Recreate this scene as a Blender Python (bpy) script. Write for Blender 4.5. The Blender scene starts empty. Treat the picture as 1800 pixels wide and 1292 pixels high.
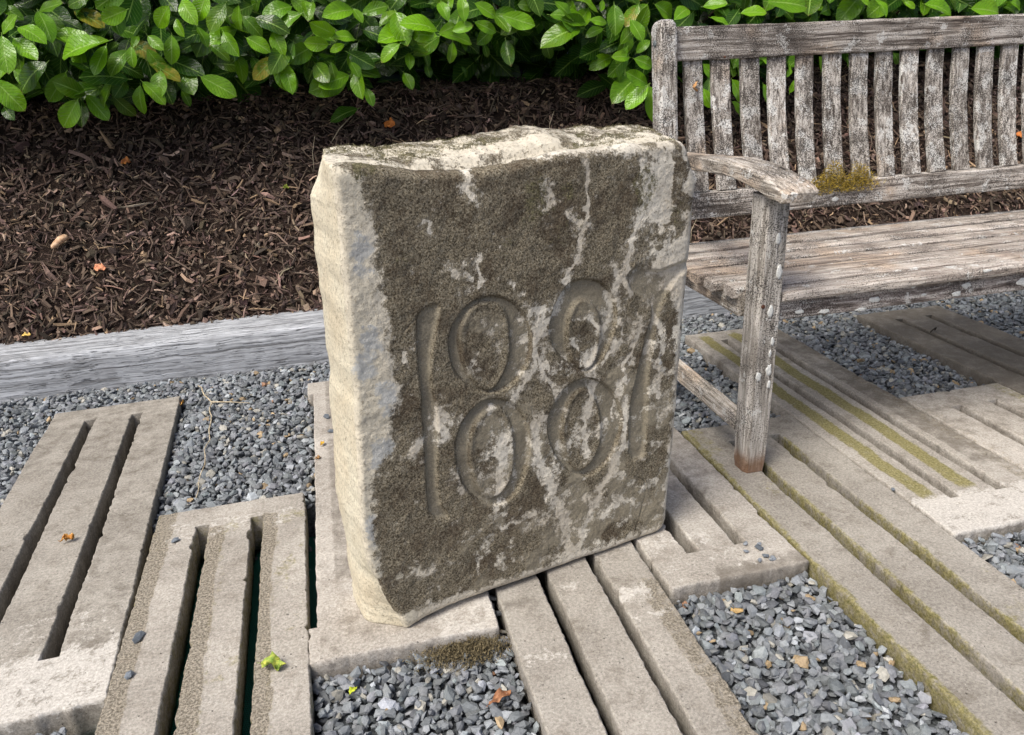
import bpy, math, random
import numpy as np
from mathutils import Vector, Matrix, Euler

S = bpy.context.scene
COL = S.collection
random.seed(11)
rng = np.random.default_rng(7)

# ------------------------------------------------------------------ camera, light, exposure
cam = bpy.data.cameras.new('camera')
cam.sensor_width = 36.0
cam.lens = 27.44
cam.clip_start = 0.02
cam.clip_end = 500
co = bpy.data.objects.new('camera', cam)
COL.objects.link(co)
co.matrix_world = Matrix(((0.97072, 0.12606, -0.20448, 0.0),
                          (-0.23681, 0.35946, -0.90261, 0.0),
                          (-0.04028, 0.92461, 0.37878, 0.93),
                          (0, 0, 0, 1)))
S.camera = co

SUN_EL, SUN_AZ = math.radians(56), math.radians(-146)     # direction the sun stands in (from +x axis)
w = bpy.data.worlds.new('World')
S.world = w
w.use_nodes = True
nt = w.node_tree
bg = nt.nodes['Background']
sky = nt.nodes.new('ShaderNodeTexSky')
sky.sky_type = 'NISHITA'
sky.sun_disc = False
sky.sun_elevation = SUN_EL
sky.sun_rotation = math.pi / 2 - SUN_AZ
sky.air_density = 0.6
sky.dust_density = 4.0
sky.ozone_density = 1.0
nt.links.new(sky.outputs[0], bg.inputs[0])
bg.inputs[1].default_value = 0.095
sl = bpy.data.lights.new('sun', 'SUN')
sl.energy = 1.5
sl.angle = math.radians(26)
sl.color = (1.0, 0.965, 0.90)
so = bpy.data.objects.new('sun', sl)
COL.objects.link(so)
sd = Vector((math.cos(SUN_EL) * math.cos(SUN_AZ), math.cos(SUN_EL) * math.sin(SUN_AZ), math.sin(SUN_EL)))
so.rotation_euler = (-sd).to_track_quat('-Z', 'Y').to_euler()
S.view_settings.view_transform = 'Standard'
S.view_settings.look = 'None'
S.view_settings.exposure = 1.18
S.view_settings.gamma = 1.0
S.view_settings.use_curve_mapping = False

# ------------------------------------------------------------------ traced shapes (metres)
EDGE_L = [(0.0,0.0),(-0.031,0.089),(-0.05,0.148),(-0.054,0.194),(-0.053,0.258),(-0.037,0.453),(-0.035,0.579),(-0.029,0.694),(-0.027,0.733),(-0.028,0.764),(-0.027,0.794)]
EDGE_R = [(0.562,-0.002),(0.577,0.026),(0.582,0.094),(0.593,0.244),(0.6,0.408),(0.606,0.539),(0.612,0.642),(0.617,0.701),(0.601,0.736),(0.587,0.77)]
EDGE_B = [(0.0,0.0),(0.071,0.005),(0.162,0.008),(0.283,0.004),(0.414,-0.0),(0.497,-0.0),(0.562,-0.002)]
EDGE_T = [(-0.027,0.794),(0.015,0.789),(0.064,0.78),(0.115,0.772),(0.169,0.767),(0.225,0.767),(0.274,0.772),(0.325,0.778),(0.378,0.778),(0.443,0.776),(0.512,0.777),(0.587,0.77)]
OVALS = [([(0.21,0.571),(0.242,0.553),(0.264,0.521),(0.273,0.48),(0.265,0.445),(0.244,0.414),(0.214,0.399),(0.172,0.405),(0.149,0.423),(0.127,0.451),(0.121,0.47),(0.117,0.513),(0.13,0.54),(0.151,0.561),(0.179,0.574)],[(0.201,0.555),(0.221,0.541),(0.227,0.509),(0.226,0.462),(0.211,0.43),(0.191,0.408),(0.169,0.422),(0.151,0.452),(0.142,0.489),(0.144,0.526),(0.158,0.549),(0.178,0.56)]),([(0.205,0.392),(0.234,0.377),(0.255,0.342),(0.264,0.291),(0.253,0.241),(0.236,0.206),(0.212,0.186),(0.181,0.187),(0.151,0.206),(0.128,0.24),(0.117,0.283),(0.114,0.322),(0.126,0.36),(0.151,0.386),(0.176,0.398)],[(0.2,0.377),(0.216,0.356),(0.225,0.32),(0.226,0.272),(0.217,0.23),(0.193,0.206),(0.169,0.214),(0.154,0.241),(0.146,0.279),(0.145,0.317),(0.154,0.348),(0.174,0.372)]),([(0.38,0.57),(0.416,0.555),(0.44,0.519),(0.445,0.477),(0.427,0.434),(0.403,0.401),(0.372,0.393),(0.338,0.421),(0.311,0.451),(0.301,0.494),(0.309,0.528),(0.331,0.558),(0.353,0.571)],[(0.371,0.532),(0.393,0.515),(0.407,0.484),(0.407,0.443),(0.396,0.411),(0.375,0.401),(0.354,0.421),(0.343,0.453),(0.341,0.489),(0.35,0.52)]),([(0.386,0.388),(0.423,0.364),(0.448,0.331),(0.461,0.291),(0.454,0.251),(0.429,0.206),(0.398,0.187),(0.361,0.188),(0.33,0.213),(0.307,0.252),(0.293,0.296),(0.297,0.339),(0.319,0.372),(0.351,0.388)],[(0.372,0.367),(0.396,0.344),(0.406,0.31),(0.408,0.264),(0.396,0.225),(0.366,0.201),(0.344,0.227),(0.33,0.263),(0.328,0.304),(0.339,0.341),(0.353,0.359)])]
STROKES = [[(0.069,0.563),(0.082,0.574),(0.11,0.579),(0.113,0.565),(0.105,0.534),(0.091,0.485),(0.089,0.441),(0.096,0.4),(0.089,0.321),(0.082,0.238),(0.107,0.185),(0.059,0.202),(0.058,0.263),(0.062,0.349),(0.065,0.447),(0.064,0.498),(0.066,0.535)],[(0.043,0.541),(0.076,0.568),(0.081,0.562),(0.048,0.536)],[(0.455,0.558),(0.468,0.57),(0.487,0.582),(0.502,0.569),(0.526,0.56),(0.556,0.565),(0.607,0.57),(0.611,0.547),(0.573,0.532),(0.549,0.503),(0.533,0.459),(0.524,0.404),(0.518,0.363),(0.518,0.299),(0.517,0.243),(0.513,0.18),(0.468,0.194),(0.468,0.256),(0.473,0.324),(0.492,0.39),(0.505,0.443),(0.519,0.483),(0.498,0.508),(0.469,0.526),(0.461,0.543)]]
STREAKS = [([(0.38,0.753),(0.38,0.7),(0.372,0.645),(0.349,0.592),(0.325,0.537),(0.303,0.512),(0.28,0.477),(0.268,0.439),(0.25,0.401),(0.232,0.379)],0.0045,1.0),([(0.287,0.53),(0.271,0.528),(0.26,0.52)],0.008,0.8),([(0.274,0.478),(0.286,0.505)],0.012,0.9),([(0.344,0.677),(0.377,0.654)],0.006,0.8),([(0.303,0.731),(0.311,0.708),(0.304,0.687)],0.006,0.7),([(0.169,0.767),(0.169,0.738),(0.174,0.729)],0.006,0.9),([(0.184,0.637),(0.182,0.592)],0.003,0.7),([(0.139,0.617),(0.167,0.599)],0.009,0.5),([(0.488,0.783),(0.493,0.705),(0.486,0.649),(0.469,0.612),(0.458,0.574),(0.429,0.539),(0.433,0.507),(0.411,0.449),(0.388,0.411)],0.006,1),([(0.548,0.774),(0.557,0.698),(0.548,0.63),(0.538,0.571)],0.03,0.9),([(0.513,0.731),(0.503,0.675),(0.481,0.64)],0.008,0.9),([(0.434,0.578),(0.471,0.521)],0.007,0.7),([(0.441,0.485),(0.46,0.449),(0.412,0.406)],0.004,0.6),([(0.522,0.49),(0.544,0.42),(0.535,0.308)],0.008,0.6),([(0.584,0.543),(0.584,0.295),(0.567,0.046)],0.006,0.8),([(0.463,0.326),(0.458,0.233),(0.426,0.182),(0.4,0.141),(0.367,0.076),(0.354,0.036)],0.007,0.95),([(0.269,0.332),(0.273,0.275),(0.295,0.211),(0.317,0.131),(0.335,0.062),(0.347,0.012)],0.009,0.85),([(0.394,0.366),(0.375,0.303),(0.375,0.234)],0.007,0.8),([(0.207,0.316),(0.197,0.219)],0.012,0.85),([(0.098,0.399),(0.097,0.348)],0.009,0.85),([(0.114,0.279),(0.121,0.233)],0.006,0.5),([(0.269,0.479),(0.295,0.411),(0.322,0.362)],0.006,0.7),([(0.353,0.461),(0.382,0.412)],0.006,0.5),([(0.388,0.49),(0.402,0.472)],0.006,0.9),([(-0.003,0.118),(0.058,0.106)],0.01,0.4),([(0.193,0.139),(0.263,0.15)],0.008,0.5),([(0.413,0.098),(0.453,0.111)],0.012,0.5),([(0.055,0.355),(0.038,0.334)],0.012,0.5),([(0.438,0.286),(0.461,0.394),(0.497,0.474)],0.005,0.6),([(0.095,0.701),(0.103,0.69)],0.003,0.8),([(0.045,0.508),(0.045,0.489)],0.005,0.8),([(0.236,0.582),(0.241,0.572)],0.004,0.7)]
FILM_LEFT = [(-0.032,0.036),(-0.036,0.143),(-0.029,0.25),(-0.027,0.312),(0.01,0.342),(0.014,0.401),(0.034,0.435),(0.025,0.485),(0.026,0.567),(0.021,0.62),(0.02,0.687),(0.014,0.744),(0.013,0.767),(-0.016,0.797)]
FILM_RIGHT = [(0.561,0.007),(0.579,0.095),(0.584,0.295),(0.582,0.457),(0.538,0.561),(0.518,0.595),(0.505,0.636),(0.496,0.733),(0.561,0.754)]
BLUE = [(-0.003,0.67),(-0.005,0.537),(-0.019,0.495),(0.011,0.441),(-0.009,0.348),(-0.032,0.219),(0.559,0.385),(0.011,0.352)]
LEAVES = [(-0.917,2.949,1.028,-0.913,2.897,0.921,1),(-0.896,2.981,1.022,-0.826,2.92,0.957,1),(-0.844,2.876,1.048,-0.766,2.827,1.015,1),(-0.917,2.96,1.034,-0.861,2.947,1.088,1),(-0.959,2.909,0.903,-0.893,2.899,0.807,1),(-0.406,2.908,1.097,-0.463,2.932,1.034,1),(-0.366,2.924,1.114,-0.336,2.864,1.047,1),(-0.285,2.906,1.132,-0.328,2.896,1.051,1),(-0.632,2.918,0.998,-0.772,2.952,0.97,1),(-0.539,2.948,1.092,-0.627,2.962,1.062,1),(-0.938,3.072,1.121,-0.874,3.048,1.082,0.65),(-0.824,3.053,1.1,-0.739,3.019,1.124,0.65),(-0.811,2.998,1.097,-0.774,2.942,1.017,0.65),(-0.948,3.071,0.928,-0.881,3.046,0.872,0.65),(-0.661,2.974,0.997,-0.775,2.996,1.038,0.65),(-0.624,2.952,0.989,-0.679,2.934,0.903,0.65),(-0.553,2.964,0.984,-0.558,2.947,0.921,0.65),(-0.531,3.002,1.015,-0.548,2.967,0.987,0.65),(-0.499,2.986,1.014,-0.455,2.952,0.971,0.65),(-0.425,2.984,1.014,-0.441,2.974,0.924,0.65),(-0.52,3.047,0.975,-0.475,3.044,0.898,0.65),(-0.243,3.027,1.105,-0.31,3.008,1.022,0.65),(-0.195,2.933,1.093,-0.21,2.958,1.017,0.65),(-0.195,3.035,1.066,-0.141,3.013,1.004,0.65),(-0.413,3.07,1.066,-0.401,3.039,1.011,0.65),(-0.342,2.992,1.037,-0.312,2.951,0.977,0.65),(-0.26,2.978,1.017,-0.228,2.925,0.945,0.65),(-0.313,3.018,0.978,-0.257,2.99,0.934,0.65),(-0.189,2.956,0.996,-0.118,2.936,0.952,0.65),(-0.029,3.039,1.091,-0.131,2.997,1.068,0.65),(-0.0,3.0,1.067,-0.107,3.002,1.024,0.65),(0.095,2.952,0.977,0.027,2.977,1.033,0.65),(0.081,3.049,0.973,-0.003,3.028,0.981,0.65),(0.012,2.984,1.107,0.029,2.938,1.055,0.65),(0.133,2.982,1.074,0.075,2.969,1.069,0.65),(-0.109,3.035,0.934,-0.193,3.023,0.864,0.65),(-0.105,2.981,0.928,-0.058,2.973,0.815,0.65),(-0.362,3.021,0.881,-0.254,3.01,0.814,0.65),(0.024,3.051,0.965,-0.065,2.999,0.92,0.65),(-0.558,3.014,0.863,-0.579,3.018,0.77,0.65),(-0.545,2.987,0.875,-0.481,2.964,0.804,0.65),(-0.737,3.025,0.842,-0.803,2.956,0.889,0.65),(-0.74,3.05,0.841,-0.684,3.033,0.756,0.65),(-0.764,3.027,0.828,-0.831,3.023,0.741,0.65),(-0.44,3.078,0.899,-0.388,3.084,0.846,0.25),(-0.52,3.177,0.888,-0.485,3.125,0.796,0.25),(-0.671,3.097,0.835,-0.614,3.114,0.756,0.25),(-0.618,3.096,0.882,-0.647,3.037,0.834,0.25),(-0.773,3.105,0.822,-0.779,3.052,0.739,0.25),(-0.813,3.133,0.835,-0.882,3.086,0.865,0.25),(-0.443,3.102,0.836,-0.421,3.087,0.788,0.25),(-0.668,3.117,0.951,-0.623,3.07,1.002,0.25),(-0.843,3.107,1.023,-0.811,3.054,0.98,0.25),(-0.699,3.089,1.098,-0.661,3.09,1.039,0.25),(-0.769,3.089,1.072,-0.711,3.063,1.046,0.25),(-1.029,3.144,0.815,-1.0,3.096,0.779,0.25),(-0.189,3.097,0.937,-0.163,3.053,0.88,0.25),(-0.257,3.13,0.89,-0.214,3.094,0.901,0.25),(0.172,2.971,1.071,0.073,2.909,1.061,1),(0.172,2.972,1.075,0.2,2.949,1.031,1),(0.101,2.908,0.996,0.022,2.841,1.03,1),(0.166,2.932,0.977,0.101,2.887,0.999,1),(0.076,2.932,0.966,-0.004,2.908,0.972,1),(0.128,2.941,0.964,0.08,2.919,0.945,1),(0.453,2.951,0.995,0.332,2.908,1.039,1),(0.447,2.923,0.977,0.359,2.951,0.991,1),(0.315,2.927,0.957,0.241,2.919,0.91,1),(0.459,2.95,0.984,0.582,2.956,0.962,1),(0.487,2.908,1.024,0.465,2.933,1.092,1),(0.539,2.879,1.018,0.535,2.891,1.101,1),(0.576,2.871,1.075,0.652,2.877,1.031,1),(0.682,2.919,1.036,0.792,2.887,0.999,1),(0.582,2.919,1.018,0.658,2.914,0.983,1),(0.453,2.904,0.987,0.516,2.902,1.009,1),(0.499,2.903,0.992,0.565,2.875,1.01,1),(0.354,2.964,1.006,0.373,2.967,0.948,0.6),(0.303,3.001,0.994,0.351,2.984,0.949,0.6),(0.477,3.067,0.979,0.38,3.036,0.926,0.6),(0.521,3.043,0.958,0.505,3.025,0.887,0.6),(0.526,2.974,0.971,0.554,2.945,0.93,0.6),(0.678,3.074,0.998,0.607,3.023,0.947,0.6),(0.147,3.01,0.943,0.145,3.005,0.892,0.6),(0.145,2.969,0.907,0.168,2.938,0.859,0.6),(0.165,2.976,0.877,0.16,2.922,0.791,0.6),(0.078,2.989,0.91,0.086,2.992,0.855,0.6),(0.33,3.008,0.862,0.353,2.973,0.809,0.6),(0.195,3.072,0.814,0.21,3.024,0.761,0.6),(0.352,3.005,0.927,0.35,2.961,0.88,0.6),(-0.079,2.988,0.909,-0.066,2.943,0.817,0.6),(-0.04,2.993,0.978,-0.068,2.986,0.912,0.6),(0.988,2.973,0.984,0.829,2.951,0.952,0.6),(1.01,2.998,0.984,0.915,2.941,1.019,0.6),(0.95,2.958,1.015,0.891,2.952,1.081,0.6),(1.106,3.063,0.983,1.034,3.046,0.966,0.6),(1.113,2.965,1.061,1.109,2.928,0.96,0.6),(1.219,2.99,1.06,1.158,2.966,0.986,0.6),(1.164,3.025,0.926,1.217,2.982,0.999,0.6),(1.209,2.98,0.892,1.254,2.961,0.937,0.6),(1.138,3.0,0.848,1.157,3.003,0.792,0.6),(0.203,3.006,1.061,0.296,2.998,1.086,0.6),(0.262,3.034,1.018,0.323,3.042,1.074,0.6),(0.043,2.978,1.099,0.014,2.931,1.05,0.6),(0.365,3.046,1.015,0.28,3.058,1.025,0.6),(1.27,3.029,1.061,1.209,3.008,1.008,0.6),(1.144,2.882,0.88,1.075,2.857,0.89,1),(1.165,2.89,0.875,1.239,2.884,0.845,1),(1.132,2.875,0.917,1.094,2.884,0.859,1),(1.209,2.866,0.785,1.117,2.844,0.832,1),(1.216,2.871,0.781,1.125,2.869,0.703,1),(1.234,2.904,0.775,1.268,2.888,0.639,1),(1.031,2.855,1.072,1.015,2.833,1.036,1),(0.97,2.821,1.009,1.032,2.812,0.999,1),(0.899,3.135,0.953,0.921,3.155,0.881,0.2),(0.795,3.172,0.997,0.835,3.126,0.979,0.2),(0.73,3.089,0.958,0.728,3.024,0.874,0.2),(0.665,3.185,0.947,0.68,3.186,0.899,0.2),(0.432,3.145,0.886,0.442,3.129,0.839,0.2),(0.014,3.181,0.873,0.031,3.176,0.818,0.2),(0.416,3.125,0.933,0.442,3.109,0.878,0.2),(0.564,3.132,0.872,0.589,3.14,0.832,0.2),(1.242,2.894,1.054,1.335,2.925,1.008,0.9),(1.311,2.872,1.0,1.385,2.904,1.05,0.9),(1.448,2.925,1.042,1.515,2.866,1.052,0.9),(1.676,2.865,1.048,1.849,2.861,1.035,0.9),(2.171,2.915,1.045,2.2,2.864,0.994,0.9),(2.071,2.87,1.045,2.114,2.859,1.02,0.9),(2.272,2.877,1.032,2.304,2.85,1.01,0.9),(2.423,2.949,1.024,2.546,2.918,0.994,0.9),(2.588,2.884,1.0,2.732,2.879,0.987,0.9),(2.817,2.931,1.02,2.891,2.936,1.002,0.9),(1.451,2.872,1.003,1.517,2.842,0.977,0.9),(1.581,2.884,1.014,1.665,2.842,1.017,0.9),(1.433,2.872,0.844,1.482,2.872,0.796,0.9),(1.556,2.872,0.784,1.605,2.866,0.702,0.9),(1.729,2.942,0.758,1.76,2.935,0.686,0.9),(1.83,2.911,0.721,1.851,2.899,0.77,0.9),(1.776,2.843,0.83,1.755,2.809,0.788,0.9),(1.582,2.909,0.701,1.64,2.93,0.647,0.9),(1.992,2.961,0.786,1.961,2.91,0.845,0.9),(1.682,2.875,0.849,1.702,2.859,0.833,0.9),(1.437,2.87,0.758,1.468,2.851,0.686,0.9),(1.567,2.884,0.846,1.604,2.895,0.797,0.9),(1.179,2.946,0.962,1.226,2.897,1.04,0.9),(1.158,2.916,1.006,1.195,2.877,0.937,0.9),(1.856,3.068,1.03,1.893,3.027,0.995,0.35),(2.008,3.024,1.008,2.087,3.057,1.031,0.35),(1.53,3.002,0.79,1.514,2.978,0.685,0.35),(2.402,3.066,0.844,2.443,3.068,0.799,0.35),(2.185,3.072,0.836,2.176,3.024,0.802,0.35),(1.725,3.046,0.822,1.715,3.056,0.764,0.35)]
ENV = [(-1.243,0.812),(-0.995,0.815),(-0.897,0.801),(-0.82,0.76),(-0.751,0.756),(-0.675,0.779),(-0.588,0.765),(-0.466,0.832),(-0.398,0.801),(-0.255,0.821),(-0.191,0.864),(-0.053,0.83),(0.026,0.835),(0.101,0.803),(0.179,0.779),(0.224,0.825),(0.309,0.86),(0.414,0.893),(0.497,0.89),(0.583,0.924),(0.69,0.958),(0.774,0.907),(0.861,0.884),(0.949,0.89),(1.061,0.945),(1.154,0.738),(1.202,0.694),(1.346,0.664),(1.414,0.767),(1.511,0.762),(1.666,0.668),(1.79,0.705),(1.914,0.742),(1.982,0.826),(2.157,0.883),(2.421,0.894),(2.981,0.896),(3.279,0.885)]
BANK = [(-0.908,2.962,0.386),(-0.78,2.88,0.309),(-0.696,3.211,0.623),(0.288,3.281,0.689),(3.147,3.076,0.495),(-1.007,2.724,0.161),(0.087,3.278,0.686),(-0.032,3.285,0.693),(-0.952,2.937,0.362),(-0.103,3.06,0.48),(-0.309,3.075,0.494)]
SLABP = [(-0.182,1.076,0.0),(-0.618,1.58,0.0),(-0.088,1.863,0.0),(-0.397,1.515,-0.0),(-0.416,1.217,0.0),(-0.411,1.123,0.0),(-0.073,2.027,0.0),(-0.051,1.971,0.0),(-0.063,1.933,0.0),(0.74,1.141,-0.0),(0.737,1.113,0.0),(1.124,1.247,0.0),(1.906,2.056,0.0),(1.656,1.956,0.0),(2.054,2.19,0.0)]
GRAVP = [(-0.51,2.309,-0.035),(0.167,0.927,-0.035),(-0.057,1.007,-0.035),(-0.483,1.107,-0.035),(0.132,1.087,-0.035),(0.631,1.025,-0.035),(0.766,1.376,-0.035)]
TWIG = [(-0.463,2.429,-0.025),(-0.41,2.283,-0.025),(-0.391,2.092,-0.025),(-0.386,1.921,-0.025),(-0.383,1.707,-0.025),(-0.295,2.236,-0.025)]

# ------------------------------------------------------------------ helpers
def sstep(a, b, x):
    t = np.clip((x - a) / (b - a), 0, 1)
    return t * t * (3 - 2 * t)

class Noise2:
    def __init__(self, seed):
        self.g = np.random.default_rng(seed).random((64, 64))
    def v(self, x, y):
        xi = np.floor(x).astype(int); yi = np.floor(y).astype(int)
        fx = x - xi; fy = y - yi
        fx = fx * fx * (3 - 2 * fx); fy = fy * fy * (3 - 2 * fy)
        g = self.g; a = xi & 63; b = yi & 63; a1 = (a + 1) & 63; b1 = (b + 1) & 63
        return (g[a, b] * (1 - fx) + g[a1, b] * fx) * (1 - fy) + (g[a, b1] * (1 - fx) + g[a1, b1] * fx) * fy
    def fbm(self, x, y, o=4):
        x = np.asarray(x, float); y = np.asarray(y, float)
        s = 0; a = 0.5; n = 0
        for k in range(o):
            s = s + a * self.v(x * 2 ** k + 17.3 * k, y * 2 ** k + 5.1 * k); n += a; a *= 0.5
        return s / n
NZ = Noise2(3)

def mesh_np(name, V, faces, attrs=None, smooth=False, mat=None):
    """faces: list of int arrays of shape (n, k)"""
    V = np.asarray(V, np.float32)
    me = bpy.data.meshes.new(name)
    fs = [np.asarray(f, np.int32) for f in faces if len(f)]
    loops = np.concatenate([f.ravel() for f in fs])
    tot = np.concatenate([np.full(len(f), f.shape[1], np.int32) for f in fs])
    st = np.concatenate([[0], np.cumsum(tot)[:-1]]).astype(np.int32)
    me.vertices.add(len(V)); me.vertices.foreach_set('co', V.ravel())
    me.loops.add(len(loops)); me.loops.foreach_set('vertex_index', loops)
    me.polygons.add(len(tot)); me.polygons.foreach_set('loop_start', st); me.polygons.foreach_set('loop_total', tot)
    me.polygons.foreach_set('use_smooth', np.full(len(tot), smooth, bool))
    me.update(calc_edges=True)
    if attrs:
        for k, a in attrs.items():
            a = np.asarray(a, np.float32)
            if a.ndim == 1:
                at = me.attributes.new(k, 'FLOAT', 'POINT'); at.data.foreach_set('value', a)
            else:
                at = me.attributes.new(k, 'FLOAT_VECTOR', 'POINT'); at.data.foreach_set('vector', a.ravel())
    if mat: me.materials.append(mat)
    return me

def obj(name, me, parent=None, loc=None, rot=None):
    o = bpy.data.objects.new(name, me); COL.objects.link(o)
    if parent: o.parent = parent
    if loc is not None: o.location = loc
    if rot is not None: o.rotation_euler = rot
    return o

def thing(name, label, cat, loc=(0, 0, 0), rotz=0, group=None):
    o = obj(name, None, None, loc, (0, 0, rotz))
    o.empty_display_size = 0.05
    return tag(o, label, cat, group)

def tag(o, label, cat, group=None):
    o['label'] = label; o['category'] = cat
    if group: o['group'] = group
    return o

def struct(name, me, parent=None):
    o = obj(name, me, parent); o['kind'] = 'structure'; return o

def grid_faces(nu, nv, base=0, wrap=False, flip=False):
    i = np.arange(nu - (0 if wrap else 1)); j = np.arange(nv - 1)
    I, J = np.meshgrid(i, j, indexing='ij'); I2 = (I + 1) % nu
    f = np.stack([I * nv + J, I2 * nv + J, I2 * nv + J + 1, I * nv + J + 1], -1).reshape(-1, 4) + base
    return f[:, ::-1] if flip else f

def sweep(path, prof, up=None, seed=0, jit=0.0, scale=None, cap=True):
    """closed profile (k,2) carried along path (n,3); columns of frames: side, up"""
    path = np.asarray(path, float); prof = np.asarray(prof, float); n = len(path); k = len(prof)
    T = np.gradient(path, axis=0); T /= np.linalg.norm(T, axis=1)[:, None]
    U = np.tile(np.asarray(up if up is not None else (0, 0, 1.0), float), (n, 1))
    Sd = np.cross(T, U); Sd /= np.linalg.norm(Sd, axis=1)[:, None]
    Un = np.cross(Sd, T)
    sc = np.ones((n, 2)) if scale is None else np.asarray(scale, float)
    if sc.ndim == 1: sc = np.stack([sc, sc], 1)
    P = path[:, None] + Sd[:, None] * (prof[None, :, :1] * sc[:, None, :1]) + Un[:, None] * (prof[None, :, 1:] * sc[:, None, 1:])
    if jit:
        r = np.random.default_rng(seed)
        P = P + (r.random(P.shape) - 0.5) * jit
    V = P.reshape(-1, 3)
    f = []
    for i in range(n - 1):
        a = np.arange(k); b = (a + 1) % k
        f.append(np.stack([i * k + a, i * k + b, (i + 1) * k + b, (i + 1) * k + a], 1))
    F = [np.concatenate(f)]
    if cap:
        F.append(np.arange(k)[None, ::-1]); F.append((np.arange(k) + (n - 1) * k)[None])
    return V, F

def rrect(w, h, r, seg=2):
    pts = []
    for cx, cy, a0 in ((w / 2 - r, h / 2 - r, 0), (-w / 2 + r, h / 2 - r, 90), (-w / 2 + r, -h / 2 + r, 180), (w / 2 - r, -h / 2 + r, 270)):
        for s in range(seg + 1):
            a = math.radians(a0 + 90 * s / seg); pts.append((cx + r * math.cos(a), cy + r * math.sin(a)))
    return pts

def timber(name, p0, p1, w, h, mat, parent, r=0.004, n=12, up=(0, 0, 1), jit=0.0012, wav=0.002, seed=0, endr=True, bow=None):
    """weathered board from p0 to p1; w = across, h = along up"""
    t = np.linspace(0, 1, n)
    if endr: t = np.concatenate([[0, 0.004], t[1:-1], [0.996, 1]])
    p0 = np.array(p0, float); p1 = np.array(p1, float)
    P = p0 + (p1 - p0) * t[:, None]
    if bow is not None: P = P + np.array(bow)[None] * (4 * t * (1 - t))[:, None]
    sc = np.ones((len(t), 2)) * (1 + wav / max(w, h) * (NZ.fbm(t * 7 + seed * 3.7, t * 0 + seed, 3)[:, None] - .5) * 2)
    if endr: sc[0] *= 0.93; sc[-1] *= 0.93
    V, F = sweep(P, rrect(w, h, r), up, seed, jit, sc)
    return obj(name, mesh_np(name, V, F, mat=mat, smooth=False), parent)

def join_me(name, parts, mat, smooth=False, attrs=None):
    Vs, Fs, b = [], [], 0
    for V, F in parts:
        Vs.append(np.asarray(V)); Fs += [np.asarray(f) + b for f in F]; b += len(V)
    return mesh_np(name, np.concatenate(Vs), Fs, attrs=attrs, mat=mat, smooth=smooth)

# ------------------------------------------------------------------ node helper
class NT:
    def __init__(self, name):
        self.m = bpy.data.materials.new(name); self.m.use_nodes = True
        self.t = self.m.node_tree; self.b = self.t.nodes['Principled BSDF']
        self.pos = self.t.nodes.new('ShaderNodeNewGeometry').outputs['Position']
    def n(self, typ, **kw):
        x = self.t.nodes.new(typ)
        for k, v in kw.items(): setattr(x, k, v)
        return x
    def put(self, sock, v):
        if isinstance(v, bpy.types.NodeSocket): self.t.links.new(v, sock)
        elif isinstance(v, (tuple, list)) and len(v) == 3 and sock.type == 'RGBA': sock.default_value = (*v, 1)
        else: sock.default_value = v
    def math(self, op, a, b=0.0, c=None, clamp=False):
        x = self.n('ShaderNodeMath', operation=op, use_clamp=clamp); self.put(x.inputs[0], a); self.put(x.inputs[1], b)
        if c is not None: self.put(x.inputs[2], c)
        return x.outputs[0]
    def scale(self, v, s):
        x = self.n('ShaderNodeVectorMath', operation='MULTIPLY'); self.put(x.inputs[0], v); x.inputs[1].default_value = s if isinstance(s, tuple) else (s, s, s)
        return x.outputs[0]
    def add(self, a, b):
        x = self.n('ShaderNodeVectorMath', operation='ADD'); self.put(x.inputs[0], a); self.put(x.inputs[1], b); return x.outputs[0]
    def noise(self, v, s, det=3, rough=0.55, dist=0.0, col=False):
        x = self.n('ShaderNodeTexNoise'); self.put(x.inputs['Vector'], v); x.inputs['Scale'].default_value = s
        x.inputs['Detail'].default_value = det; x.inputs['Roughness'].default_value = rough; x.inputs['Distortion'].default_value = dist
        return x.outputs['Color' if col else 'Fac']
    def vor(self, v, s, feat='F1', out='Distance'):
        x = self.n('ShaderNodeTexVoronoi', feature=feat); self.put(x.inputs['Vector'], v); x.inputs['Scale'].default_value = s
        return x.outputs[out]
    def ramp(self, f, a, b):      # smooth step a..b
        x = self.n('ShaderNodeMapRange', interpolation_type='SMOOTHSTEP'); self.put(x.inputs[0], f)
        self.put(x.inputs[1], a); self.put(x.inputs[2], b); x.inputs[3].default_value = 0; x.inputs[4].default_value = 1
        return x.outputs[0]
    def mix(self, f, a, b, mode='MIX'):
        x = self.n('ShaderNodeMix', data_type='RGBA', blend_type=mode); self.put(x.inputs[0], f); self.put(x.inputs[6], a); self.put(x.inputs[7], b)
        return x.outputs[2]
    def attr(self, name, vec=False):
        x = self.n('ShaderNodeAttribute', attribute_name=name); return x.outputs['Vector' if vec else 'Fac']
    def bump(self, h, dist, strength=1.0, prev=None):
        x = self.n('ShaderNodeBump'); self.put(x.inputs['Height'], h); x.inputs['Distance'].default_value = dist; x.inputs['Strength'].default_value = strength
        if prev is not None: self.put(x.inputs['Normal'], prev)
        return x.outputs[0]
    def out(self, col, rough=0.9, normal=None, spec=0.2):
        self.put(self.b.inputs['Base Color'], col); self.put(self.b.inputs['Roughness'], rough)
        self.b.inputs['Specular IOR Level'].default_value = spec
        if normal is not None: self.put(self.b.inputs['Normal'], normal)
        return self.m

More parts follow.
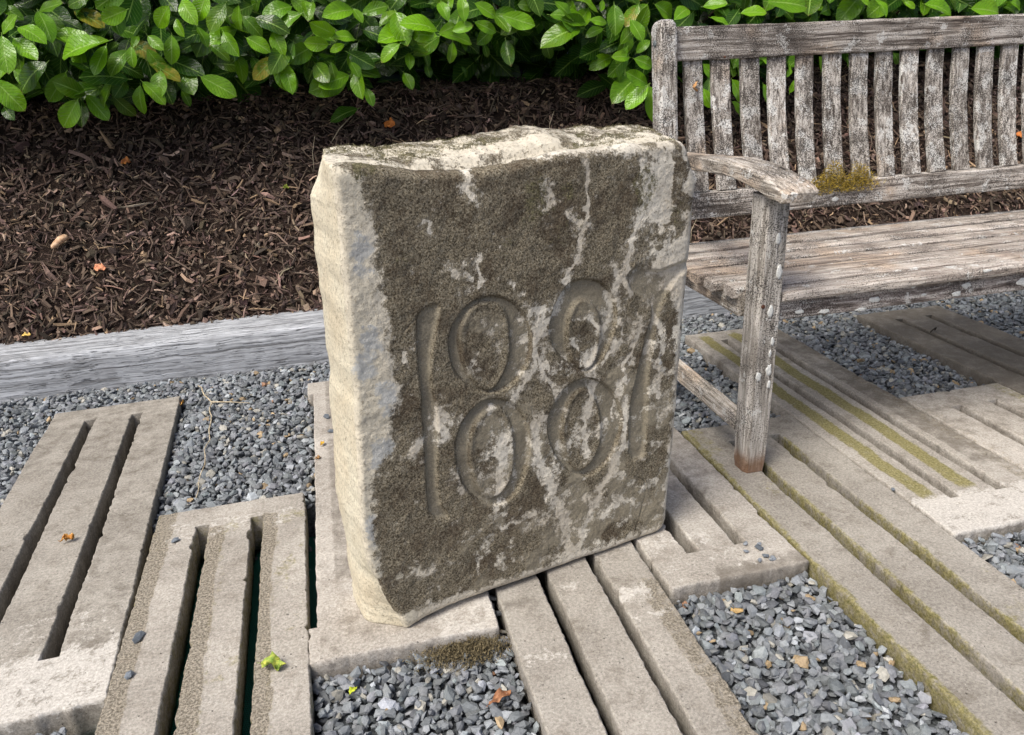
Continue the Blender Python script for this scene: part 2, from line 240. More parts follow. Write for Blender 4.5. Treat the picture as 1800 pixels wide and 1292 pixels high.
# ------------------------------------------------------------------ materials
def mat_wood(name, grain=(3, 60, 60), dark=(0.075, 0.06, 0.05), mid=(0.36, 0.325, 0.28), light=(0.60, 0.565, 0.51), warm=(0.50, 0.38, 0.27),
             warm_at=0.62, lichen=0.5, specks=0.5, foot=False, cracks=0.5, fine=0.0):
    t = NT(name)
    wv = t.add(t.pos, t.scale(t.noise(t.pos, 7, 2, col=True), 0.012 if fine == 0 else 0.018))
    g = t.scale(wv, grain)
    g1 = t.noise(g, 1.0, 5, 0.65)
    g2 = t.noise(t.scale(g, 3.4), 1.0, 3, 0.6)
    c = t.mix(t.ramp(g1, 0.3, 0.56), dark, mid)
    c = t.mix(t.ramp(t.math('ADD', g1, t.math('MULTIPLY', g2, 0.5)), 0.68, 0.95), c, light)
    lf = t.noise(t.pos, 6, 3)
    c = t.mix(t.math('MULTIPLY', t.ramp(lf, warm_at - 0.06, warm_at + 0.08), 0.7), c, t.mix(t.ramp(g1, 0.35, 0.6), dark, warm))
    big = t.noise(t.add(t.pos, (3.1, 1.7, 0.4)), 11, 3)
    c = t.mix(t.math('MULTIPLY', t.ramp(big, 0.5, 0.72), 0.6), c, dark)
    if lichen > 0:
        e = t.noise(t.pos, 190, 3, 0.7)
        d1 = t.math('ADD', t.noise(t.pos, 26, 3), t.math('MULTIPLY', t.math('SUBTRACT', e, 0.5), 0.45))
        m = t.math('MULTIPLY', t.ramp(d1, 0.66 - 0.14 * lichen, 0.72 - 0.14 * lichen), 0.85)
        c = t.mix(m, c, t.mix(e, (0.5, 0.5, 0.47), (0.7, 0.69, 0.64)))
    if specks > 0:
        s1 = t.noise(t.pos, 330, 3, 0.7)
        s2 = t.noise(t.add(t.pos, (1, 2, 3)), 13, 3)
        c = t.mix(t.math('MULTIPLY', t.ramp(t.math('ADD', s1, t.math('MULTIPLY', s2, 0.4)), 0.76 - 0.07 * specks, 0.82 - 0.07 * specks), 0.85), c, (0.035, 0.03, 0.026))
    crk = t.ramp(t.noise(t.scale(g, (0.5, 1.3, 1.3)), 1.0, 2, 0.5), 0.34, 0.40)     # thin open cracks along the grain
    c = t.mix(t.math('MULTIPLY', t.math('SUBTRACT', 1.0, crk), cracks), c, (0.03, 0.026, 0.022))
    oi = t.n('ShaderNodeObjectInfo').outputs['Random']
    c = t.mix(1.0, c, t.mix(oi, (0.86, 0.855, 0.85), (1.15, 1.15, 1.15)), 'MULTIPLY')
    if foot:
        z = t.n('ShaderNodeSeparateXYZ'); t.put(z.inputs[0], t.pos)
        fz = t.math('ADD', z.outputs[2], t.math('MULTIPLY', t.noise(t.pos, 30, 3), 0.06))
        c = t.mix(t.math('MULTIPLY', t.math('SUBTRACT', 1.0, t.ramp(fz, 0.05, 0.10)), 0.85), c, t.mix(t.noise(t.pos, 120, 3), (0.10, 0.05, 0.025), (0.27, 0.15, 0.08)))
    if fine > 0:
        f2 = t.noise(t.scale(wv, (grain[0] * 4, grain[1] * 2.2, grain[2] * 2.2)), 1.0, 4, 0.7)
        ck = t.ramp(f2, 0.36, 0.43)
        c = t.mix(t.math('MULTIPLY', t.math('SUBTRACT', 1.0, ck), fine), c, (0.04, 0.04, 0.042))
        crk = t.math('MULTIPLY', crk, ck)
    h = t.math('ADD', t.math('MULTIPLY', g1, 0.7), t.math('ADD', t.math('MULTIPLY', g2, 0.4), t.math('MULTIPLY', crk, 0.5)))
    return t.out(c, 0.88, t.bump(h, 0.0022), 0.15)

WX = mat_wood('weathered teak rails', (5, 130, 130), lichen=0.5, specks=0.9, cracks=.3)
WZ = mat_wood('weathered teak slats', (130, 130, 6), lichen=0.95, specks=1.0, cracks=.3, mid=(0.36, 0.33, 0.285))
WZL = mat_wood('weathered teak leg', (140, 140, 7), lichen=0.15, specks=0.3, foot=True, dark=(.17, .15, .125), mid=(0.38, 0.355, 0.31), warm_at=0.8, cracks=.1)
WY = mat_wood('weathered teak arm', (130, 6, 130), lichen=0.2, specks=0.5, warm_at=0.5, dark=(.14, .12, .1), mid=(0.37, 0.33, 0.27), cracks=.3)
WS = mat_wood('weathered teak seat', (5, 220, 120), lichen=0.25, specks=0.35, dark=(.19, .155, .13), mid=(0.41, 0.365, 0.31), light=(0.58, 0.53, 0.47), warm_at=0.56, cracks=.3)
WA = mat_wood('weathered teak apron', (8, 120, 90), lichen=0.45, specks=0.9, mid=(0.31, 0.265, 0.235), warm_at=0.8, cracks=0.2)
WK = mat_wood('silvered sleeper', (3.0, 120, 120), dark=(0.21, 0.215, 0.22), mid=(0.34, 0.355, 0.37), light=(0.52, 0.54, 0.56), lichen=0.0, specks=0.0, warm_at=0.72, warm=(0.36, 0.3, 0.23), cracks=0.5, fine=0.75)

def mat_concrete():
    t = NT('weathered concrete')
    p = t.pos
    big = t.noise(p, 5, 4); med = t.noise(p, 28, 4, 0.65); fin = t.noise(p, 190, 6, 0.8)
    c = t.mix(t.ramp(big, 0.35, 0.65), (0.31, 0.288, 0.25), (0.46, 0.432, 0.38))
    c = t.mix(t.math('MULTIPLY', t.ramp(med, 0.45, 0.72), 0.45), c, (0.19, 0.165, 0.135))
    c = t.mix(t.ramp(fin, 0.33, 0.67), t.mix(0.45, c, (0.10, 0.085, 0.07)), t.mix(0.35, c, (0.62, 0.57, 0.5)))
    dirt = t.noise(t.add(p, (9, 4, 2)), 13, 7, 0.8)
    c = t.mix(t.math('MULTIPLY', t.ramp(dirt, 0.5, 0.66), 0.5), c, (0.15, 0.125, 0.095))
    sp = t.ramp(t.noise(t.add(p, (1, 8, 2)), 330, 2, 0.6), 0.66, 0.70)
    c = t.mix(t.math('MULTIPLY', sp, 0.8), c, (0.07, 0.06, 0.05))
    pale = t.ramp(t.noise(t.add(p, (5, 3, 1)), 240, 2), 0.69, 0.73)
    c = t.mix(t.math('MULTIPLY', pale, 0.7), c, (0.6, 0.57, 0.52))
    pit = t.ramp(t.vor(p, 75), 0.06, 0.13)
    pitsel = t.ramp(t.noise(p, 40, 2), 0.5, 0.6)
    pitm = t.math('MULTIPLY', t.math('SUBTRACT', 1.0, pit), pitsel)
    c = t.mix(t.math('MULTIPLY', pitm, 0.8), c, (0.09, 0.08, 0.07))
    ro = t.attr('rough'); mo = t.attr('moss'); wh = t.attr('white'); dk = t.attr('dark')
    n1 = t.noise(p, 60, 4, 0.7)
    rm = t.ramp(t.math('ADD', ro, t.math('MULTIPLY', t.math('SUBTRACT', n1, 0.5), 1.1)), 0.38, 0.62)
    agg = t.noise(p, 240, 4, 0.7)
    aggc = t.mix(t.ramp(agg, 0.36, 0.64), (0.09, 0.075, 0.05), (0.42, 0.37, 0.29))
    c = t.mix(t.math('MULTIPLY', rm, 0.8), c, aggc)
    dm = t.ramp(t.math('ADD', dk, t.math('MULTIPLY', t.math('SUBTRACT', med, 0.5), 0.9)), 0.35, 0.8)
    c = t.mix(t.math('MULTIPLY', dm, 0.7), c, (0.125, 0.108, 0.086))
    tn = t.attr('tone'); c = t.mix(1.0, c, t.mix(tn, (0.78, 0.78, 0.76), (1.15, 1.15, 1.15)), 'MULTIPLY')
    mm = t.ramp(t.math('ADD', mo, t.math('MULTIPLY', t.math('SUBTRACT', t.noise(p, 55, 7, 0.8), 0.5), 2.0)), 0.36, 0.95)
    c = t.mix(t.math('MULTIPLY', mm, 0.85), c, t.mix(t.ramp(fin, .35, .65), (0.10, 0.095, 0.02), (0.30, 0.26, 0.10)))
    wm = t.ramp(t.math('ADD', wh, t.math('MULTIPLY', t.math('SUBTRACT', t.noise(t.add(p, (2, 2, 2)), 30, 7, 0.8), 0.5), 2.2)), 0.42, 0.66)
    c = t.mix(t.math('MULTIPLY', wm, 0.8), c, t.mix(t.ramp(fin, .3, .7), (0.36, 0.335, 0.29), (0.70, 0.67, 0.61)))
    h = t.math('ADD', t.math('MULTIPLY', fin, 0.25), t.math('ADD', t.math('MULTIPLY', med, 0.5), t.math('MULTIPLY', t.math('MULTIPLY', t.math('SUBTRACT', agg, .5), rm), 0.9)))
    h = t.math('SUBTRACT', h, t.math('MULTIPLY', pitm, 0.6))
    return t.out(c, 0.92, t.bump(h, 0.004), 0.15)
CONC = mat_concrete()

def mat_stone():
    t = NT('sandstone with black crust')
    p = t.pos
    film = t.attr('film'); moss = t.attr('moss'); blue = t.attr('blue'); yel = t.attr('yellow'); grv = t.attr('groove')
    big = t.noise(p, 9, 4); fin = t.noise(p, 380, 4, 0.75); med = t.noise(p, 95, 5, 0.75); spk = t.noise(t.add(p, (4, 1, 2)), 330, 4, 0.75)
    c = t.mix(t.ramp(big, 0.35, 0.65), (0.50, 0.45, 0.36), (0.68, 0.635, 0.53))
    c = t.mix(t.math('MULTIPLY', yel, 0.75), c, t.mix(t.ramp(big, 0.35, 0.7), (0.68, 0.64, 0.49), (0.57, 0.49, 0.33)))
    c = t.mix(t.math('MULTIPLY', t.ramp(med, 0.5, 0.75), 0.5), c, (0.25, 0.22, 0.16))
    c = t.mix(t.math('MULTIPLY', t.ramp(t.noise(p, 190, 6, 0.8), 0.48, 0.64), 0.65), c, (0.26, 0.225, 0.165))
    bm = t.ramp(t.math('ADD', blue, t.math('MULTIPLY', t.math('SUBTRACT', med, 0.5), 1.7)), 0.38, 0.75)
    c = t.mix(t.math('MULTIPLY', bm, 0.6), c, t.mix(t.ramp(fin, .35, .65), (0.27, 0.30, 0.32), (0.50, 0.53, 0.54)))
    fc = t.mix(t.ramp(spk, 0.38, 0.64), (0.055, 0.044, 0.028), (0.30, 0.258, 0.18))
    fc = t.mix(t.math('MULTIPLY', t.ramp(fin, 0.53, 0.66), 0.85), fc, (0.42, 0.385, 0.29))
    fc = t.mix(t.math('MULTIPLY', t.ramp(t.noise(t.add(p, (3, 3, 8)), 14, 6, 0.7), 0.46, 0.64), 0.55), fc, (0.05, 0.032, 0.02))
    gm = t.ramp(t.math('ADD', grv, t.math('MULTIPLY', t.math('SUBTRACT', med, 0.5), 0.9)), 0.3, 0.8)
    fc = t.mix(t.math('MULTIPLY', gm, 0.7), fc, t.mix(spk, (0.19, 0.165, 0.115), (0.40, 0.36, 0.27)))
    f = t.math('ADD', film, t.math('ADD', t.math('MULTIPLY', t.math('SUBTRACT', med, 0.5), 0.85), t.math('ADD', t.math('MULTIPLY', t.math('SUBTRACT', fin, 0.5), 0.5), t.math('MULTIPLY', t.math('SUBTRACT', t.noise(t.add(p, (7, 7, 1)), 42, 6, 0.75), 0.5), 1.3))))
    fm = t.ramp(f, 0.36, 0.62)
    c = t.mix(fm, c, fc)
    mm = t.ramp(t.math('ADD', moss, t.math('MULTIPLY', t.math('SUBTRACT', med, 0.5), 1.1)), 0.42, 0.62)
    c = t.mix(t.math('MULTIPLY', mm, 0.8), c, t.mix(t.ramp(spk, .35, .65), (0.055, 0.05, 0.025), (0.24, 0.22, 0.12)))
    h = t.math('ADD', t.math('MULTIPLY', fin, 0.3), t.math('ADD', t.math('MULTIPLY', med, 0.5), t.math('MULTIPLY', t.math('MULTIPLY', spk, fm), 0.6)))
    return t.out(c, 0.93, t.bump(h, 0.003), 0.1)
STONE = mat_stone()

def mat_tint(name, base_mult=1.0, rough=0.8, fine=300, spec=0.25, bumpd=0.001, contrast=0.35):
    """colour comes from a per-piece vector attribute, grain from noise"""
    t = NT(name)
    c = t.attr('tint', True)
    f = t.noise(t.pos, fine, 3, 0.65)
    m = t.math('ADD', 1 - contrast, t.math('MULTIPLY', f, 2 * contrast))
    x = t.n('ShaderNodeVectorMath', operation='SCALE'); t.put(x.inputs[0], c); t.put(x.inputs[3], m)
    return t.out(x.outputs[0], rough, t.bump(f, bumpd), spec)
GRAVEL = mat_tint('slate chippings', rough=0.62, fine=260, spec=0.35, bumpd=0.0015, contrast=0.4)
CHIP = mat_tint('bark chips', rough=0.85, fine=240, spec=0.2, bumpd=0.0015, contrast=0.55)

def mat_flat(name, c1, c2, s=60, rough=0.85, spec=0.2, bump=0.001):
    t = NT(name); f = t.noise(t.pos, s, 4, 0.65)
    return t.out(t.mix(t.ramp(f, 0.35, 0.65), c1, c2), rough, t.bump(f, bump), spec)
SOIL = mat_flat('dark bark litter', (0.012, 0.007, 0.005), (0.035, 0.021, 0.014), 130, bump=0.01)
GRIT = mat_flat('dark grit', (0.03, 0.033, 0.036), (0.10, 0.11, 0.115), 160, bump=0.008)
EARTH = mat_flat('earth', (0.04, 0.03, 0.02), (0.08, 0.06, 0.04), 5)
MOSS = mat_flat('golden moss', (0.09, 0.065, 0.012), (0.52, 0.38, 0.07), 150)
DMOSS = mat_flat('olive moss', (0.05, 0.045, 0.02), (0.21, 0.19, 0.10), 260)
LICH = mat_flat('pale lichen', (0.48, 0.49, 0.46), (0.75, 0.75, 0.70), 350)
STALK = mat_flat('dry stalk', (0.30, 0.24, 0.15), (0.52, 0.45, 0.32), 90)
BARK = mat_flat('green stem', (0.06, 0.10, 0.02), (0.13, 0.2, 0.04), 60)
BROWNB = mat_flat('brown branch', (0.04, 0.03, 0.02), (0.09, 0.065, 0.04), 60)
RUST = mat_flat('rusty iron', (0.05, 0.022, 0.014), (0.14, 0.06, 0.035), 400)
IRON = mat_flat('dull iron', (0.07, 0.085, 0.085), (0.16, 0.18, 0.18), 200, 0.5)
BLACKB = mat_flat('black bark', (0.012, 0.01, 0.008), (0.04, 0.03, 0.025), 200)

def mat_leaf():
    t = NT('laurel leaf')
    uv = t.attr('luv', True)
    s = t.n('ShaderNodeSeparateXYZ'); t.put(s.inputs[0], uv)
    u, v = s.outputs[0], s.outputs[1]
    av = t.math('ABSOLUTE', v)
    oi = t.n('ShaderNodeObjectInfo')
    oc = t.n('ShaderNodeSeparateColor'); t.put(oc.inputs[0], oi.outputs['Color'])
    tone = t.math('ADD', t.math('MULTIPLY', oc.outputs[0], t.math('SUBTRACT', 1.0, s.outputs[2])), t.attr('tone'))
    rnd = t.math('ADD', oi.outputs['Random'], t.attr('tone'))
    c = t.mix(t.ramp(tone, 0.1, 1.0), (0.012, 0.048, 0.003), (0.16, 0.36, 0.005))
    c = t.mix(t.math('MULTIPLY', t.math('FRACT', t.math('MULTIPLY', rnd, 7.3)), 0.35), c, (0.05, 0.17, 0.008))
    c = t.mix(t.math('MULTIPLY', t.ramp(t.noise(t.pos, 30, 3), 0.5, 0.75), 0.3), c, (0.025, 0.07, 0.012))
    ym = t.math('MULTIPLY', t.math('MULTIPLY', oc.outputs[1], t.math('SUBTRACT', 1.0, s.outputs[2])), t.ramp(t.math('ADD', t.noise(t.pos, 45, 3), t.math('MULTIPLY', u, .25)), .45, .75))
    c = t.mix(ym, c, (0.30, 0.26, 0.03))
    tip = t.math('MULTIPLY', t.ramp(t.math('ADD', u, t.math('MULTIPLY', t.noise(t.pos, 50, 2), .2)), 1.04, 1.08), t.ramp(oi.outputs['Random'], .6, .62))
    c = t.mix(t.math('MULTIPLY', tip, .8), c, (0.10, 0.055, 0.02))
    q = t.math('FRACT', t.math('SUBTRACT', t.math('MULTIPLY', u, 9.0), t.math('MULTIPLY', t.math('POWER', av, 0.8), 2.6)))
    vein = t.math('SUBTRACT', 1.0, t.ramp(t.math('ABSOLUTE', t.math('SUBTRACT', q, 0.5)), 0.03, 0.12))
    mid = t.math('SUBTRACT', 1.0, t.ramp(av, 0.035, 0.085))
    c = t.mix(t.math('MULTIPLY', vein, 0.30), c, (0.22, 0.42, 0.04))
    c = t.mix(t.math('MULTIPLY', mid, 0.65), c, (0.30, 0.48, 0.10))
    h = t.math('ADD', t.math('MULTIPLY', vein, -0.5), t.math('MULTIPLY', t.noise(t.pos, 60, 2), 0.8))
    t.out(c, 0.28, t.bump(h, 0.0030), 0.34)
    tr = t.n('ShaderNodeBsdfTranslucent'); t.put(tr.inputs[0], t.mix(0.5, c, (0.15, 0.36, 0.002)))
    mx = t.n('ShaderNodeMixShader'); mx.inputs[0].default_value = 0.22
    t.t.links.new(t.b.outputs[0], mx.inputs[1]); t.t.links.new(tr.outputs[0], mx.inputs[2])
    t.t.links.new(mx.outputs[0], t.t.nodes['Material Output'].inputs[0])
    return t.m
LEAF = mat_leaf()

def mat_litter(name, c1, c2):
    return mat_flat(name, c1, c2, 90, 0.7, 0.3)

# ------------------------------------------------------------------ the setting
V = [(-40, -30, -0.16), (40, -30, -0.16), (40, 60, -0.16), (-40, 60, -0.16)]
struct('ground', mesh_np('ground', V, [np.array([[0, 1, 2, 3]])], mat=EARTH))

# panels: x0, x1 (at the top end), y0, y1, skew, ear
PAN = {}

def seg_top_feat(feats, X, Y, key):
    a = np.zeros_like(X)
    for f in feats:
        if f[0] != key: continue
        if key in ('moss', 'rough'): Xw = X + (NZ.fbm(Y * 9 + f[1] * 40, Y * 0 + 3, 4) - .5) * .022
        else: Xw = X
        _, x0, x1, y0, y1, s = f
        m = sstep(x0 - .006, x0 + .006, Xw) * (1 - sstep(x1 - .006, x1 + .006, Xw)) * sstep(y0 - .03, y0 + .03, Y) * (1 - sstep(y1 - .03, y1 + .03, Y))
        a = np.maximum(a, m * s)
    return a

PTH = 0.085
def prism_part(name, x0, x1, y0, y1, parent, feats, seed, side_l, side_r, endlo, endhi, zs=0, slot_rough=1.0):
    """a concrete member; side_l/r = bevelled free sides, endlo/hi = bevelled free ends (y direction)."""
    nx = max(5, int((x1 - x0) / 0.0065)); ny = max(4, int((y1 - y0) / 0.0055))
    bx = 0.005
    xs = np.linspace(x0, x1, nx); ys = np.linspace(y0, y1, ny)
    X, Y = np.meshgrid(xs, ys, indexing='ij')
    Z = (NZ.fbm(X * 14 + zs, Y * 14 + zs * 2, 3) - .5) * 0.0035
    # keep joints flush
    # free-edge waviness
    def wav(c, k):
        a = (NZ.fbm(c * 9 + seed * 1.7 + k * 9, c * 0 + k * 3.3 + seed, 2) - .5) * .004 + (NZ.fbm(c * 110 + seed * 1.7 + k * 9, c * 0 + k * 3.3 + seed, 3) - 0.5) * 0.0042
        ch = sstep(.60, .78, NZ.fbm(c * 27 + k * 5.3 + seed, c * 0 + 7.7 * k + seed * .37, 4)) * sstep(.45, .6, NZ.fbm(c * 4 + seed, c * 0 + k, 2))
        return (a - ch * .006) * slot_rough - .0028
    tx = (X - x0) / (x1 - x0)
    if side_l: X = X - wav(Y, 1) * (1 - tx) ** 3
    if side_r: X = X + wav(Y, 2) * tx ** 3
    ty = (Y - y0) / (y1 - y0)
    if endlo: Y = Y - wav(X, 3) * (1 - ty) ** 6
    if endhi: Y = Y + wav(X, 4) * ty ** 6
    base = np.stack([X, Y, Z], -1)
    # perimeter ring order
    per = [(i, 0) for i in range(nx)] + [(nx - 1, j) for j in range(1, ny)] + [(i, ny - 1) for i in range(nx - 2, -1, -1)] + [(0, j) for j in range(ny - 2, 0, -1)]
    pi = np.array([i * ny + j for i, j in per])
    P = base.reshape(-1, 3)
    ii = np.array([p[0] for p in per]); jj = np.array([p[1] for p in per])
    nxn = np.where(ii == 0, -1.0 * side_l, np.where(ii == nx - 1, 1.0 * side_r, 0.0))
    nyn = np.where(jj == 0, -1.0 * endlo, np.where(jj == ny - 1, 1.0 * endhi, 0.0))
    ring0 = P[pi].copy()
    verts = [P, ring0]; off = len(P) + len(ring0); rings = [np.arange(len(ring0)) + len(P)]
    free = (np.abs(nxn) + np.abs(nyn)) > 0
    rr = 0.0028
    for a, dz in ((0.45, 0.0008), (0.9, 0.0030), (1.0, 0.010), (.8, 0.028), (.2, .055), (-1.2, PTH)):
        R = ring0.copy()
        R[:, 0] += nxn * rr * a; R[:, 1] += nyn * rr * a
        R[:, 2] = np.where(free, ring0[:, 2] - dz, ring0[:, 2] - dz)
        jitt = (np.random.default_rng(seed + 100 + int(a * 10)).random(R.shape) - .5) * 0.0015 * free[:, None]
        R += jitt
        rings.append(np.arange(len(R)) + off); verts.append(R); off += len(R)
    Vv = np.concatenate(verts)
    F = [grid_faces(nx, ny)]
    k = len(pi); a_ = np.arange(k); b_ = (a_ + 1) % k
    for r0, r1 in zip(rings[:-1], rings[1:]):
        F.append(np.stack([r0[a_], r1[a_], r1[b_], r0[b_]], 1))
    F.append(rings[-1][::-1][None])
    at = {}
    for key in ('rough', 'moss', 'white', 'dark'):
        at[key] = seg_top_feat(feats, Vv[:, 0], Vv[:, 1], key)
    # side faces carry algae when asked
    sm = [f for f in feats if f[0] == 'sidemoss']
    low = Vv[:, 2] < -0.001
    if sm: at['moss'] = np.where(low, np.maximum(at['moss'], sm[0][5]), at['moss'])
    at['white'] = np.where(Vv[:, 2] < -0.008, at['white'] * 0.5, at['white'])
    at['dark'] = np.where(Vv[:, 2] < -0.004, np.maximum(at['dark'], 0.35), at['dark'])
    at['tone'] = np.full(len(Vv), (zs * 0.37) % 1.0)
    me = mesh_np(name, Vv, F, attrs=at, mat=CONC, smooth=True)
    return obj(name, me, parent)

FOOT = []   # footprints for the gravel: local frame
def panel(label, x, y0, y1, W, rot=0.0, z=0.0, feats=(), seed=1, e0=0.1, e1=0.085, slot=0.0255, ear=0.0, tilt=0.0):
    """x = left edge; the casting has three bars and two solid ends"""
    L = y1 - y0
    t = thing('concrete_slat_panel', label, 'concrete slat', (x, y0, z), rot, 'slatted concrete panels laid on the gravel')
    t.rotation_euler = (tilt, 0, rot)
    bw = (W - 2 * slot) / 3
    f = list(feats)
    for k in range(3):
        xa = k * (bw + slot)
        prism_part('bar', xa, xa + bw, e0, L - e1, t, f, seed + k * 7, 1, 1, 0, 0, seed)
    prism_part('end_block', -ear, W, 0, e0, t, f, seed + 31, 1, 1, 1, 0, seed)
    prism_part('end_block', -ear, W, L - e1, L, t, f, seed + 41, 1, 1, 0, 1, seed)
    # slot ends: small concrete faces come from the end blocks' own sides
    FOOT.append((x, y0, W, L, rot, slot, bw, e0, e1))
    return t

R_ = 'rough'; M_ = 'moss'; W_ = 'white'; D_ = 'dark'
panel('broad left edge panel with chalky white near end and orange leaf on it', -0.784, 1.062, 2.318, .345, math.radians(2.7), 0,
      [(W_, -.05, .4, -.1, .27, .36), (W_, -.05, .4, -.1, .16, .68), (D_, 0, .35, .85, 1.3, .5), (D_, .25, .36, .1, 1.3, .45), (D_, -.1, .1, .5, .8, .35)], 3, .135, .09, .026)
panel('gritty striped panel over green netting with a curled yellow leaf', -0.428, 0.40, 1.636, .317, math.radians(1.0), 0,
      [(R_, -.02, .038, -.1, 1.25, .9), (R_, .11, .147, -.1, 1.15, .95), (R_, .22, .255, -.1, 1.17, .95), (M_, .142, .158, -.1, 1.17, .42), (M_, .25, .265, 0, 1.15, .40), (M_, .28, .34, .9, 1.2, .28), (M_, -.02, .05, 1.05, 1.3, .33), (W_, .02, .3, 1.1, 1.2, .42), ('sidemoss', 0, 0, 0, 0, .55)], 23, .1, .075, .024)
panel('panel under the left end of the date stone, reaching back to the timber edging', -0.109, 1.072, 2.30, .31, 0, 0,
      [(W_, .2, .33, -.02, .1, .5), (W_, 0, .06, .09, .14, .45), (D_, .03, .075, .2, 1.3, .62), (D_, .0, .2, .0, .16, .42)], 43, .085, .09, .02, ear=.016)
panel('panel running out from under the middle of the date stone towards the viewer', 0.215, 0.40, 1.645, .297, 0, 0,
      [(W_, .20, .275, .655, .715, .62), (W_, .2, .3, .60, .66, .42), (W_, 0, .08, .55, .6, .55), (W_, .09, .18, .72, .76, .5), (R_, .258, .31, -.1, .73, .6), (D_, 0, .07, .66, .75, .5), (W_, 0, .3, .3, .5, .22)], 63, .1, .085, .019)
panel('stained panel right of the stone whose end has two short slots and loose slate crumbs', 0.523, 1.080, 2.30, .285, 0, 0,
      [(W_, .0, .15, .1, .17, .5), (W_, .0, .3, .0, .1, .36), (D_, .1, .3, -.02, .04, .75), (D_, .0, .3, .25, 1.3, .5), (M_, .0, .3, .0, .1, .2)], 83, .088, .085, .0235)
panel('long panel with mossy slot edges where the bench leg stands', 0.815, 0.40, 1.652, .309, 0, 0,
      [(M_, -.02, .013, -.1, 1.3, .8), (M_, .0, .05, 1.1, 1.3, .55), (M_, .105, .119, -.1, 1.1, .75), (M_, .21, .228, -.1, 1.15, .8), ('sidemoss', 0, 0, 0, 0, .44), (D_, .0, .3, 1.1, 1.3, .45), (D_, .05, .09, -.1, 1.3, .38), (R_, -.02, .014, -.1, 1.2, .4)], 103, .1, .09, .025)
panel('panel under the bench with two yellow-green algae stripes and a whitewashed near end', 1.130, 1.076, 2.30, .325, 0, 0,
      [(M_, .030, .072, .12, 1.2, 1.0), (M_, .142, .186, .13, 1.2, 1.0), (W_, -.1, .4, -.1, .135, .72), (R_, .29, .335, .1, 1.3, .5), (D_, .25, .33, .2, 1.3, .65), (D_, -.1, .4, .8, 1.3, .5)], 123, .11, .08, .0255)
panel('panel right of the striped one, starting level with the bench leg', 1.462, 0.40, 1.650, .315, 0, 0,
      [(R_, -.02, .03, .8, 1.3, .4), (D_, -.02, .4, 1.0, 1.3, .5), (M_, .27, .31, .8, 1.3, .6), (W_, .0, .12, 1.2, 1.25, .4)], 143, .1, .09, .0255)
panel('dark brown-stained panel farthest right under the bench', 1.785, 1.076, 2.285, .33, 0, 0,
      [(D_, -.02, .4, -.1, 1.3, .75), (R_, .07, .1, 0, 1.3, .5), (M_, .25, .34, .4, 1.3, .2)], 163, .1, .085, .026)
panel('panel at the far right edge, partly outside the picture', 2.12, 0.40, 1.65, .315, 0, 0, [], 183)

# --- timber edging
K1 = thing('timber_edging', 'silvery grey sleeper edging between the gravel and the bark bed, left of the stone', 'timber edging')
def sleeper(x0, x1, parent, seed):
    n = 70
    path = np.stack([np.linspace(x0, x1, n), np.full(n, 2.652), np.full(n, 0.022) + (NZ.fbm(np.linspace(0, 5, n), np.zeros(n) + seed, 2) - .5) * .006], 1)
    prof = [(.112, -.085), (.112, .070), (.106, .078), (.05, .082), (0, .083), (-.05, .082), (-.1, .079), (-.108, .072), (-.112, .05), (-.112, 0), (-.111, -.05), (-.110, -.085)]
    prof = [(-a, b) for a, b in prof]
    V, F = sweep(path, prof, (0, 0, 1), seed, .0018)
    return mesh_np('sleeper', V, F, mat=WK, smooth=False)
obj('sleeper', sleeper(-2.2, 0.55, K1, 4), K1)
K2 = thing('timber_edging', 'sleeper edging glimpsed under the bench seat, right of the stone', 'timber edging')
obj('sleeper', sleeper(0.556, 3.6, K2, 9), K2)

# --- gravel bed: a dark grit base and loose slate chippings on it
def under(x, y, grow=0.0):
    """1 where a point lies under a panel footprint"""
    m = np.zeros(len(x), bool)
    for (px, py, W, L, rot, slot, bw, e0, e1) in FOOT:
        c, s = math.cos(-rot), math.sin(-rot)
        lx = (x - px) * c - (y - py) * s; ly = (x - px) * s + (y - py) * c
        m |= (lx > -0.004 - grow) & (lx < W + 0.004 + grow) & (ly > -0.006 - grow) & (ly < L + 0.006 + grow)
    return m
def gz(x, y): return -0.029 + (NZ.fbm(x * 3.1, y * 3.1, 3) - .5) * 0.02
nx, ny = 240, 110
gx = np.linspace(-2.2, 3.6, nx); gy = np.linspace(-0.2, 2.545, ny)
X, Y = np.meshgrid(gx, gy, indexing='ij')
u_ = under(X.ravel(), Y.ravel(), -0.012).reshape(X.shape)
Z = np.where(u_, -0.112, gz(X, Y) - 0.012)
inn = (X > -.5) & (X < np.where(Y < 1.14, -.13, -.07)) & (Y < 1.62)
Z = np.where(inn, -0.125, Z)
struct('gravel_bed', mesh_np('gravel_bed', np.stack([X, Y, Z], -1).reshape(-1, 3), [grid_faces(nx, ny)], mat=GRIT, smooth=True))

